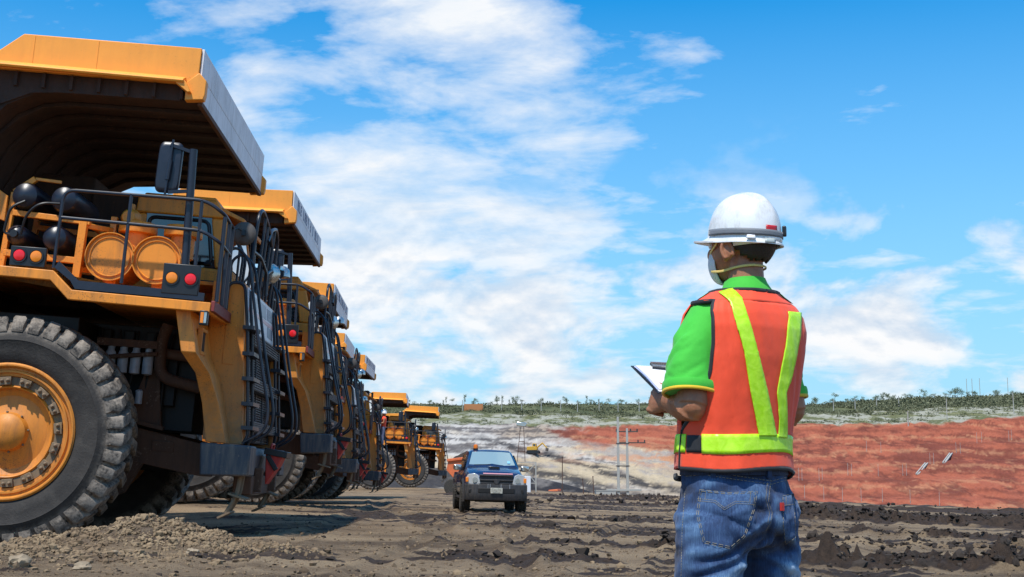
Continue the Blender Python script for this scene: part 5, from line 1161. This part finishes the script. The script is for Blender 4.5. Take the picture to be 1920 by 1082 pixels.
for s in (-1, 1):   # front panels
    def uf0(z): return np.interp(z, zk, [R(q) for q in (103, 103, 105, 107, 110, 113, 115, 115, 112)])
    m.rings([[vpt(s*(uf0(z)+(R(176)-uf0(z))*k/20), z, .005) for k in range(21)] for z in zr], closed=False, caps=(False, False))
vest = m.build('safety_vest', M['vestm'], body, 0, 70)
so_ = vest.modifiers.new('solid', 'SOLIDIFY'); so_.thickness = .003; so_.offset = 1
vb = bvh_of(vest)
tr = MB()
for s in (-1, 1):
    path = [vpt(s*ue(z), z, .007) for z in np.linspace(1.112, ZS, 30)] + [vpt(s*(ue(ZS)+(R(112)-ue(ZS))*k/10), ZS, .007) for k in range(1, 11)]
    tr.tube(path, (.0060, .0036), 8); tr.tube([vpt(s*R(101.5), z, .007) for z in (1.112, 1.08, 1.05, ZB)], (.006, .003), 8)
tr.tube([vpt(R(-102)+R(204)*k/60, ZB, .007) for k in range(61)], (.0052, .0028), 8)
tr.tube([vpt(R(112)+R(136)*k/40, ZB, .007) for k in range(41)], (.008, .003), 8)
tr.tube([vpt(2*PI*k/60, 1.473, .008) for k in range(61)], (.006, .0035), 8, caps=False)
tr.build('vest_binding', M['trim'], vest, 0, 60)
def band(u0, u1, z0, z1, off, mat, nm, n=60, nz=6):
    m = MB(); m.rings([[vpt(u0+(u1-u0)*k/(n-1), z0+(z1-z0)*j/(nz-1), off) for k in range(n)] for j in range(nz)], closed=False, caps=(False, False))
    o = m.build(nm, M[mat], vest, 0, 70); q = o.modifiers.new('solid', 'SOLIDIFY'); q.thickness = .0015; q.offset = 1; return o
band(R(-76), R(101), 1.053, 1.101, .0085, 'lime', 'waist_tape'); band(R(-93), R(-76.5), 1.054, 1.098, .0085, 'trim', 'side_strap', 10); band(R(-175), R(-94), 1.053, 1.101, .009, 'lime', 'front_tape', 40)
def camstrip(bv, L, Rr, off, mat, nm, parent, nu=9, nv=110, wr=.0):
    """tape laid on a surface; L and Rr are its two edges as seen in the reference"""
    L = np.array(L, float); Rr = np.array(Rr, float)
    def along(P, t_):
        d = np.r_[0, np.cumsum(np.hypot(*np.diff(P, axis=0).T))]; return np.interp(t_*d[-1], d, P[:, 0]), np.interp(t_*d[-1], d, P[:, 1])
    rows_ = []
    for i in range(nv):
        a = along(L, i/(nv-1)); b_ = along(Rr, i/(nv-1)); row = []
        for k in range(nu):
            w_ = k/(nu-1); o, v = camray(a[0]*(1-w_)+b_[0]*w_, a[1]*(1-w_)+b_[1]*w_); hit = bv.ray_cast(o, v)
            row.append(hit[0] + hit[1]*(off if hit[1].dot(v) < 0 else -off) if hit[0] else None)
        rows_.append(row)
    rows_ = [q for q in rows_ if all(p is not None for p in q)]
    m = MB(); m.rings(rows_, closed=False, caps=(False, False)); o = m.build(nm, M[mat], parent, 0, 70)
    q = o.modifiers.new('solid', 'SOLIDIFY'); q.thickness = .0012; q.offset = 0; return o
camstrip(vb, [(1340, 545), (1368, 569), (1387, 636), (1393, 662), (1404, 735), (1420, 818)], [(1366, 536), (1390, 562), (1409, 621), (1419, 660), (1436, 735), (1453, 818)], .0072, 'lime', 'back_tape', vest)
camstrip(vb, [(1470, 552), (1475, 595), (1469, 650), (1457, 710), (1453, 735), (1457, 785), (1455, 820)], [(1486, 556), (1499, 591), (1497, 630), (1482, 705), (1471, 737), (1472, 780), (1472, 822)], .0072, 'lime', 'back_tape', vest)
for s in (-1, 1):
    m = MB(); rr = []
    for k in range(26):
        a = R(-25)+R(200)*k/25; row = []
        for x in (.070, .082, .095, .108, .122):
            o = Vector((s*x+lean(1.45).x, -math.cos(a)*.4+lean(1.45).y, 1.38+math.sin(a)*.4)); v = Vector((0, math.cos(a), -math.sin(a))); hit = vb.ray_cast(o, v); row.append(hit[0]-v*.0065 if hit[0] else None)
        if all(p is not None for p in row) and row[2].y > (-.045 if s < 0 else -.095) and row[2].z > 1.39: rr.append(row)
    if len(rr) > 2: m.rings(rr, closed=False, caps=(False, False)); m.build('shoulder_tape', M['lime'], vest, 0, 70)
t = NT('faded_vest_label'); M['vlabel'] = t.set(Base_Color=(.75, .22, .15), Roughness=.7)
camstrip(vb, [(1418, 536), (1421, 548)], [(1432, 538), (1434, 550)], .005, 'vlabel', 'vest_label', vest, 4, 4)

# --- jeans
b = MB()
b.rings([[(x, y, z) for x, y in sel(a, bb, 2.3, 40, cy)] for z, a, bb, cy in ((1.035, .142, .107, .0), (1.0, .146, .111, 0), (.96, .154, .118, -.003), (.92, .161, .123, -.006), (.88, .165, .121, -.008), (.84, .163, .112, -.005), (.815, .145, .10, 0))])
for s in (-1, 1):
    ell(b, (s*.070, -.054, .893), (.083, .074, .098)); ell(b, (s*.100, -.01, .86), (.069, .094, .13))
    b.tube([(s*.098, -.004, .90), (s*.103, -.006, .80), (s*.107, -.002, .70), (s*.112, .008, .50), (s*.115, -.005, .33), (s*.118, -.01, .09)], [(.084, .090), (.084, .094), (.079, .086), (.067, .069), (.064, .066), (.060, .064)], 28)
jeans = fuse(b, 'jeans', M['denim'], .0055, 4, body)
def jfold(c_, n_):
    x, y, z = c_[:, 0], c_[:, 1], c_[:, 2]; back = sst(.02, -.05, y); d = np.zeros(len(x))
    ax = np.abs(x)
    for z0, sl_, w_, amp in ((.845, -.6, .014, .006), (.905, -.25, .014, -.004), (.822, -.35, .011, -.008), (.792, -.55, .010, -.0055), (.765, -.3, .012, .005), (.745, -.7, .010, -.006), (.70, -.4, .011, -.005), (.66, .5, .012, -.005), (.865, .55, .010, -.004), (.93, .30, .012, -.0045)):
        amp = amp*1.5; ln = z - (z0 + sl_*(ax-.09) + .012*noise2(x*14+z0*30, z*9)); d += amp*back*np.exp(-(ln/w_)**2)*np.clip(.55+.8*noise2(x*11+z0*50, z*4+2), 0, 1.3)
    d += .0062*fbm(x*13+z*6+(y*9), z*15-x*8, 4)
    d += -.006*np.exp(-(x/.007)**2)*back*sst(.98, .92, z)*sst(.80, .84, z)
    k = np.exp(-((z-.50)/.09)**2)+np.exp(-((z-.14)/.1)**2); d += .006*k*np.sin(z*120+4*noise2(x*9, z*6)+3*x/.1)*.7
    return d
displace(jeans, jfold)
n = len(jeans.data.vertices); co_ = np.empty(n*3, np.float32); jeans.data.vertices.foreach_get('co', co_); co_ = co_.reshape(-1, 3)
fa_ = .05+.50*np.exp(-((co_[:, 2]-.70)/.10)**2)*np.exp(-((np.abs(co_[:, 0])-.11)/.055)**2) + .14*np.exp(-((co_[:, 2]-.90)/.05)**2) - .16*sst(.97, 1.01, co_[:, 2]) + 34*np.clip(jfold(co_, None), -.014, .010) + .05*fbm(co_[:, 0]*40+co_[:, 2]*20, co_[:, 2]*50, 3)  # fading plus painted thigh highlight, fold shading and shade below the vest
a = jeans.data.attributes.new('fade_shade', 'FLOAT', 'POINT'); a.data.foreach_set('value', np.clip(fa_, -.3, .75).astype(np.float32))
jb_ = bvh_of(jeans)
def camline(bv, P, off, seg=60):
    P = np.array(P, float); d = np.r_[0, np.cumsum(np.hypot(*np.diff(P, axis=0).T))]; out = []
    for t_ in np.linspace(0, d[-1], seg):
        o, v = camray(np.interp(t_, d, P[:, 0]), np.interp(t_, d, P[:, 1])); hit = bv.ray_cast(o, v)
        if hit[0]: out.append(hit[0]-v*off)
    return out
def patch(poly, off, nm, bv, mat, parent, res=26):
    """cloth patch bounded by a polygon seen in the reference, laid on the surface"""
    P = np.array(poly, float); x0, y0 = P.min(0); x1, y1 = P.max(0); bmx = bmesh.new()
    edge = []
    for i in range(len(P)):
        q, w_ = P[i], P[(i+1) % len(P)]; k = max(2, int(np.hypot(*(w_-q))/4)); edge += [tuple(q+(w_-q)*j/k) for j in range(k)]
    cen = P.mean(0); rings_ = []
    for f_ in (1.0, .93, .8, .6, .4, .2, .03):
        row = []
        for e_ in edge:
            px, py = cen+(np.array(e_)-cen)*f_; o, v = camray(px, py); h_ = bv.ray_cast(o, v); row.append(h_[0]-v*(off if f_ < .97 else off*.3) if h_[0] else Vector(o+v*3.4))
        rings_.append(row)
    m = MB(); m.rings(rings_, caps=(False, True)); return m.build(nm, M[mat], parent, 0, 60)
lp = [(1312, 918), (1366, 924), (1420, 921), (1415, 955), (1397, 1007), (1371, 1029), (1319, 1018), (1306, 965)]
pk = patch(lp, .0035, 'back_pocket', jb_, 'denim', jeans)
rp = [(1468, 930), (1489, 925), (1492, 1008), (1473, 1021), (1469, 985)]
pk2 = patch(rp, .0035, 'back_pocket', jb_, 'denim', jeans)
for p_ in (pk, pk2):
    a = p_.data.attributes.new('fade_shade', 'FLOAT', 'POINT'); a.data.foreach_set('value', np.full(len(p_.data.vertices), .17, np.float32))
def stitches(name, lines, parent, dash=2):
    m = MB()
    for P, off in lines:
        q = camline(jb_, P, off, 90)
        if len(q) < 4: continue
        for i in range(0, len(q)-dash, dash+1): m.tube(q[i:i+dash+1], .00062, 5)
    return m.build(name, M['stitch'], parent)
ins = lambda P, k=.94: [tuple(np.mean(P, 0)+(np.array(p)-np.mean(P, 0))*k) for p in P]
stitches('pocket_stitching', [(lp + [lp[0]], .0042), (ins(lp) + [ins(lp)[0]], .0042), ([(1308, 935), (1340, 938), (1358, 952), (1379, 940), (1417, 942)], .0042), ([(1309, 939), (1340, 942), (1358, 956), (1379, 944), (1416, 946)], .0042), ([(1323, 920), (1322, 936)], .0042), ([(1408, 922), (1406, 940)], .0042)], pk)
stitches('pocket_stitching', [(rp + [rp[0]], .0042), ([(1470, 948), (1491, 945)], .0042), ([(1474, 931), (1474, 947)], .0042)], pk2)
stitches('seam_stitching', [([(1286, 886), (1320, 883), (1380, 892), (1446, 902), (1488, 891)], .0012), ([(1286, 893), (1320, 890), (1380, 899), (1446, 908), (1488, 897)], .0012), ([(1445, 905), (1441, 940), (1448, 962), (1445, 980), (1436, 995)], .0015), ([(1439, 905), (1436, 935), (1443, 962), (1440, 980)], .0015), ([(1284, 925), (1279, 990), (1277, 1080)], .001)], jeans)
lt = MB(); q = camline(jb_, [(1466, 950), (1470, 950)], .006, 4)
if q: lt.box(q[0].x-.004, q[0].x+.006, q[0].y-.003, q[0].y+.003, q[0].z-.010, q[0].z+.010); lt.build('red_tab', M['red'], pk2)
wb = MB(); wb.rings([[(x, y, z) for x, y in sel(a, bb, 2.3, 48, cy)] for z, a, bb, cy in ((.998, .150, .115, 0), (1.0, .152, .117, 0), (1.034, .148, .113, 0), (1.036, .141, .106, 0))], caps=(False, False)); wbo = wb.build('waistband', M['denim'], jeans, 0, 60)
a = wbo.data.attributes.new('fade_shade', 'FLOAT', 'POINT'); a.data.foreach_set('value', np.full(len(wbo.data.vertices), -.12, np.float32))  # darker value paints the vest's shadow onto the waistband
for ang in (0, 62, -62, 140, -140):
    u = R(ang); x = .153*math.sin(u); y = -.118*math.cos(u); bl = MB(); bl.box(x-.007, x+.007, y-.004, y+.004, .99, 1.035, Matrix.Rotation(u, 3, 'Z')); bl.build('belt_loop', M['denim'], jeans, .001)

for s in (-1, 1):
    m = MB(); m.rings([[(s*.118+x, y, z) for x, y in sel(a, bb, 2.4, 24, cy)] for z, a, bb, cy in ((0, .050, .14, .03), (.02, .052, .143, .03), (.022, .047, .135, .03), (.05, .047, .125, .025), (.085, .045, .085, -.005), (.13, .043, .055, -.02), (.17, .044, .054, -.02))]); m.build('boot', M['boot'], body, .004)

# --- hair, hard hat, mask
m = MB(); rg = []; NV, NK = 26, 44; V = []; F = []
for i in range(NV):
    th_ = R(4)+R(152)*i/(NV-1)
    for k in range(NK):
        u = 2*PI*k/NK; sq = math.sin(th_)**(1 if th_ < PI/2 else .62); V.append((.0795*sq*math.sin(u), -.008-.1005*sq*math.cos(u)*(1 if th_ < PI/2 else 1-.22*((th_-PI/2)/1.2)), 1.622+.0985*math.cos(th_)))
for i in range(NV-1):
    for k in range(NK):
        k2 = (k+1) % NK; q = [i*NK+k, i*NK+k2, (i+1)*NK+k2, (i+1)*NK+k]; c_ = np.mean([V[j] for j in q], 0)
        lim = np.interp(c_[1], [-.10, -.045, -.015, .01, .03, .1], [1.537, 1.540, 1.572, 1.578, 1.625, 1.665])+.004*math.sin(k*2.3)
        if c_[2] > lim: F.append(q)
m.add([H(v) for v in V], F); hair = m.build('hair', M['hair'], body, 0, 80); q = hair.modifiers.new('solid', 'SOLIDIFY'); q.thickness = .006; q.offset = .4
HT = HZ @ Matrix.Translation((0, -.004, 1.608)) @ Matrix.Rotation(R(8), 4, 'X')
def HH(p): return HT @ Vector(p)
def dome(th_, u, e=0):
    s = math.sin(th_)**.86; a, bf, h_ = .091+e, .110+e, .131+e
    x = a*s*math.sin(u); y = -bf*s*math.cos(u); z = h_*max(0, math.cos(th_))**.92
    rid = .0045*math.exp(-(x/.013)**2)*sst(.0, .5, math.cos(th_))+ .003*(math.exp(-((x-.045)/.011)**2)+math.exp(-((x+.045)/.011)**2))*sst(.1, .6, math.cos(th_))
    return x, y, z + rid
m = MB(); rg = [[HH(dome(R(1.5+88.5*i/30), 2*PI*k/72)) for k in range(72)] for i in range(31)]
def brim(u, t_):
    x, y, z = dome(R(90), u); fr = max(0, -math.cos(u)); ex = .003+.006*max(0, math.cos(u)) + .047*fr**2.2
    return HH((x+math.sin(u)*ex*t_*.8, y-math.cos(u)*ex*t_, -.010*min(1, t_*2) - .006*t_ + .010*fr**3*t_))
for t_ in (.15, .5, .9, 1.0): rg.append([brim(2*PI*k/72, t_) for k in range(72)])
rg.append([brim(2*PI*k/72, 1.0)+Vector((0, 0, -.004)) for k in range(72)]); rg.append([brim(2*PI*k/72, .3)+Vector((0, 0, -.005)) for k in range(72)])
rg += [[HH(dome(R(1.5+88*i/12), 2*PI*k/72, -.004)) for k in range(72)] for i in range(12, -1, -1)]
m.rings(rg, caps=(True, True)); hat = m.build('hard_hat', M['helmet'], body, 0, 50)
hb = bvh_of(hat)
def hband(u0, u1, z0, z1, e, mat, nm, n=48):
    m = MB(); rr = []
    for j in range(4):
        row = []
        for k in range(n):
            u = u0+(u1-u0)*k/(n-1); w_ = (k/(n-1)); zz = z0+(z1-z0)*j/3; th_ = math.acos(min(1, max(0, zz/.131))**(1/.92)); x, y, z = dome(th_, u, e); row.append(HH((x, y, zz)))
        rr.append(row)
    m.rings(rr, closed=False, caps=(False, False)); o = m.build(nm, M[mat], hat, 0, 60); q = o.modifiers.new('solid', 'SOLIDIFY'); q.thickness = .002; q.offset = 1; return o
hband(R(-128), R(128), .0015, .0195, .0030, 'band', 'helmet_strap')
M['sticker'] = plain('red_sticker', (.50, .012, .018), .4, 0, .1); M['label'] = plain('grey_label', (.42, .46, .44), .3)
camstrip(hb, [(1436, 421.5), (1436, 433.5)], [(1455.5, 423.5), (1455.5, 435)], .002, 'sticker', 'red_sticker', hat, 6, 4)
camstrip(hb, [(1434, 447), (1434, 453.5)], [(1453, 448), (1453, 455)], .002, 'label', 'grey_label', hat, 6, 3)
camstrip(hb, [(1401, 441), (1399, 450)], [(1415, 441), (1417, 451)], .006, 'white', 'strap_clip', hat, 5, 3)
x, y, z = dome(R(82), R(24), .008); p_ = HH((x, y, .024)); m = MB(); m.box(p_.x-.008, p_.x+.008, p_.y-.005, p_.y+.005, p_.z-.014, p_.z+.014, Matrix.Rotation(R(31), 3, 'Z')); m.build('strap_buckle', M['black'], hat, .003)
m = MB(); m.rings([[H((x, y-.006, z)) for x, y in sel(a, bb, 2, 48)] for z, a, bb in ((1.605, .088, .112), (1.590, .0875, .1115), (1.575, .0835, .1075))], caps=(False, False))
m.f = [f for f in m.f if (HZ.inverted() @ Vector(m.v[f[0]])).y < -.012]; sb = m.build('suspension_band', M['helmet'], hat, 0, 60); q = sb.modifiers.new('solid', 'SOLIDIFY'); q.thickness = .002
m = MB(); rr = []
for i in range(9):
    th_ = R(8+82*i/8); rr.append([H((.051*math.sin(th_)*math.cos(a), .066+.046*math.cos(th_)**.8, 1.548+.063*math.sin(th_)*math.sin(a)-.006*math.cos(th_))) for a in [2*PI*k/32 for k in range(32)]])
rr.append([H((.055*math.cos(a), .066, 1.548+.067*math.sin(a))) for a in [2*PI*k/32 for k in range(32)]])
m.rings(rr, caps=(True, False)); mk = m.build('dust_mask', M['maskm'], body, 0, 60)
m = MB()
m.tube([H(p) for p in fillet([(-.046, .085, 1.575), (-.066, .055, 1.588), (-.0835, .018, 1.612), (-.0855, -.02, 1.611), (-.075, -.07, 1.602), (0, -.110, 1.60), (.075, -.07, 1.602), (.0855, -.02, 1.611), (.0835, .018, 1.612), (.066, .055, 1.588), (.046, .085, 1.575)], .03, 4)], (.0035, .0014), 8, up=(0, 0, 1))
m.tube([H(p) for p in fillet([(-.047, .083, 1.522), (-.058, .045, 1.514), (-.058, -.012, 1.520), (-.043, -.048, 1.5215), (0, -.060, 1.522), (.043, -.048, 1.5215), (.058, -.012, 1.520), (.058, .045, 1.514), (.047, .083, 1.522)], .03, 4)], (.0032, .0014), 8, up=(0, 0, 1))
m.build('mask_strap', M['strap'], mk)

# --- clipboard in his hands
pW = PMI @ Vector((.377, 3.6, 1.235)); D_ = (PMI.to_3x3() @ Vector((-.135, .943, .30))).normalized(); E_ = PMI.to_3x3() @ Vector((.97, .15, -.03)); E_ = (E_-D_*E_.dot(D_)).normalized(); N_ = E_.cross(D_); N_ = N_ if N_.z > 0 else -N_
cbo = empty('clipboard'); cbo.matrix_world = PM; tag(cbo, 'black clipboard with white papers in the hands of the man', 'clipboard')
def brd(l0, l1, w0, w1, n0, n1, nm, mat, bend=0, seg=1):
    m = MB(); rg = []
    for k in range(seg+1):
        l_ = l0+(l1-l0)*k/seg; rg.append([pW+D_*(l_-.07)+E_*w_+N_*(n_+bend*math.sin(PI*k/seg)*(1 if w_ < .05 else .1)) for w_, n_ in ((w0, n0), (w1, n0), (w1, n1), (w0, n1))])
    m.rings(rg); return m.build(nm, M[mat], cbo, .0006)
M['paper'] = plain('white_paper', (.74, .74, .76), .7, 0, .05); M['ppr2'] = plain('bluish_paper', (.40, .44, .66), .7, 0, .1)
brd(0, .325, 0, .228, -.0025, 0, 'board', 'black'); brd(.012, .31, .006, .222, .0006, .0022, 'paper', 'paper'); brd(.03, .30, .004, .12, .0025, .0032, 'paper', 'ppr2', .004, 10); brd(.03, .31, .010, .222, .0040, .0046, 'paper', 'paper', .003, 10)
brd(.285, .322, .055, .175, .006, .012, 'clip', 'chrome'); m = MB(); m.tube([pW+D_*.245+E_*.055+N_*.014, pW+D_*.235+E_*.19+N_*.016], .0028, 10); m.build('clip_bar', M['chrome'], cbo)
pn = MB(); a0 = pW+D_*.20+E_*.05+N_*.010; a1 = pW+D_*.16+E_*.175+N_*.012; pn.tube([a0, a0.lerp(a1, .85), a1], [.004, .004, .001], 10); o = pn.build('pen', M['navy']); o.matrix_world = PM; tag(o, 'dark pen lying on the papers of the clipboard', 'pen')

# ------------------------------------------------------------------ far worker on the fifth truck
T5 = TRUCKS[4].matrix_world
b = MB()
for s in (-1, 1): b.tube([(s*.09, 0, .95), (s*.1, .03, .5), (s*.1, 0, .05)], [.09, .07, .06], 10); b.tube([(s*.19, 0, 1.42), (s*.24, .05, 1.16), (s*.2, .28, 1.12)], [.06, .05, .04], 10); ell(b, (s*.19, .33, 1.12), (.04, .06, .04), n=8, m=6)
b.rings([[(x, y, z) for x, y in sel(a, bb, 2.2, 20)] for z, a, bb in ((.85, .16, .11), (1.1, .16, .11), (1.35, .2, .12), (1.45, .17, .09), (1.5, .06, .06), (1.58, .055, .06))]); ell(b, (0, .01, 1.64), (.08, .1, .12), n=14, m=10)
w5 = fuse(b, 'person', M['skin'], .02, 2); w5.matrix_world = T5 @ Matrix.Translation((3.35, -1.75, 3.15)) @ Matrix.Rotation(R(100), 4, 'Z'); tag(w5, 'worker in a white helmet and orange vest high on the ladder of the fifth truck', 'person')
m = MB(); m.rings([[(x, y, z) for x, y in sel(a, bb, 2.2, 24)] for z, a, bb in ((.92, .185, .13), (1.1, .18, .13), (1.35, .215, .14), (1.46, .18, .11), (1.52, .08, .07))], caps=(False, False)); m.build('vest', M['vestm'], w5)
m = MB(); m.lathe([(.17, 1.68), (.13, 1.69), (.125, 1.74), (.10, 1.80), (.05, 1.83), (.005, 1.835)], axis='z', n=20); m.build('hard_hat', M['helmet'], w5)
m = MB(); [m.tube([(s*.09, 0, .97), (s*.1, .03, .5), (s*.1, 0, .06)], [.11, .09, .08], 10) for s in (-1, 1)]; m.build('trousers', M['ink'], w5)
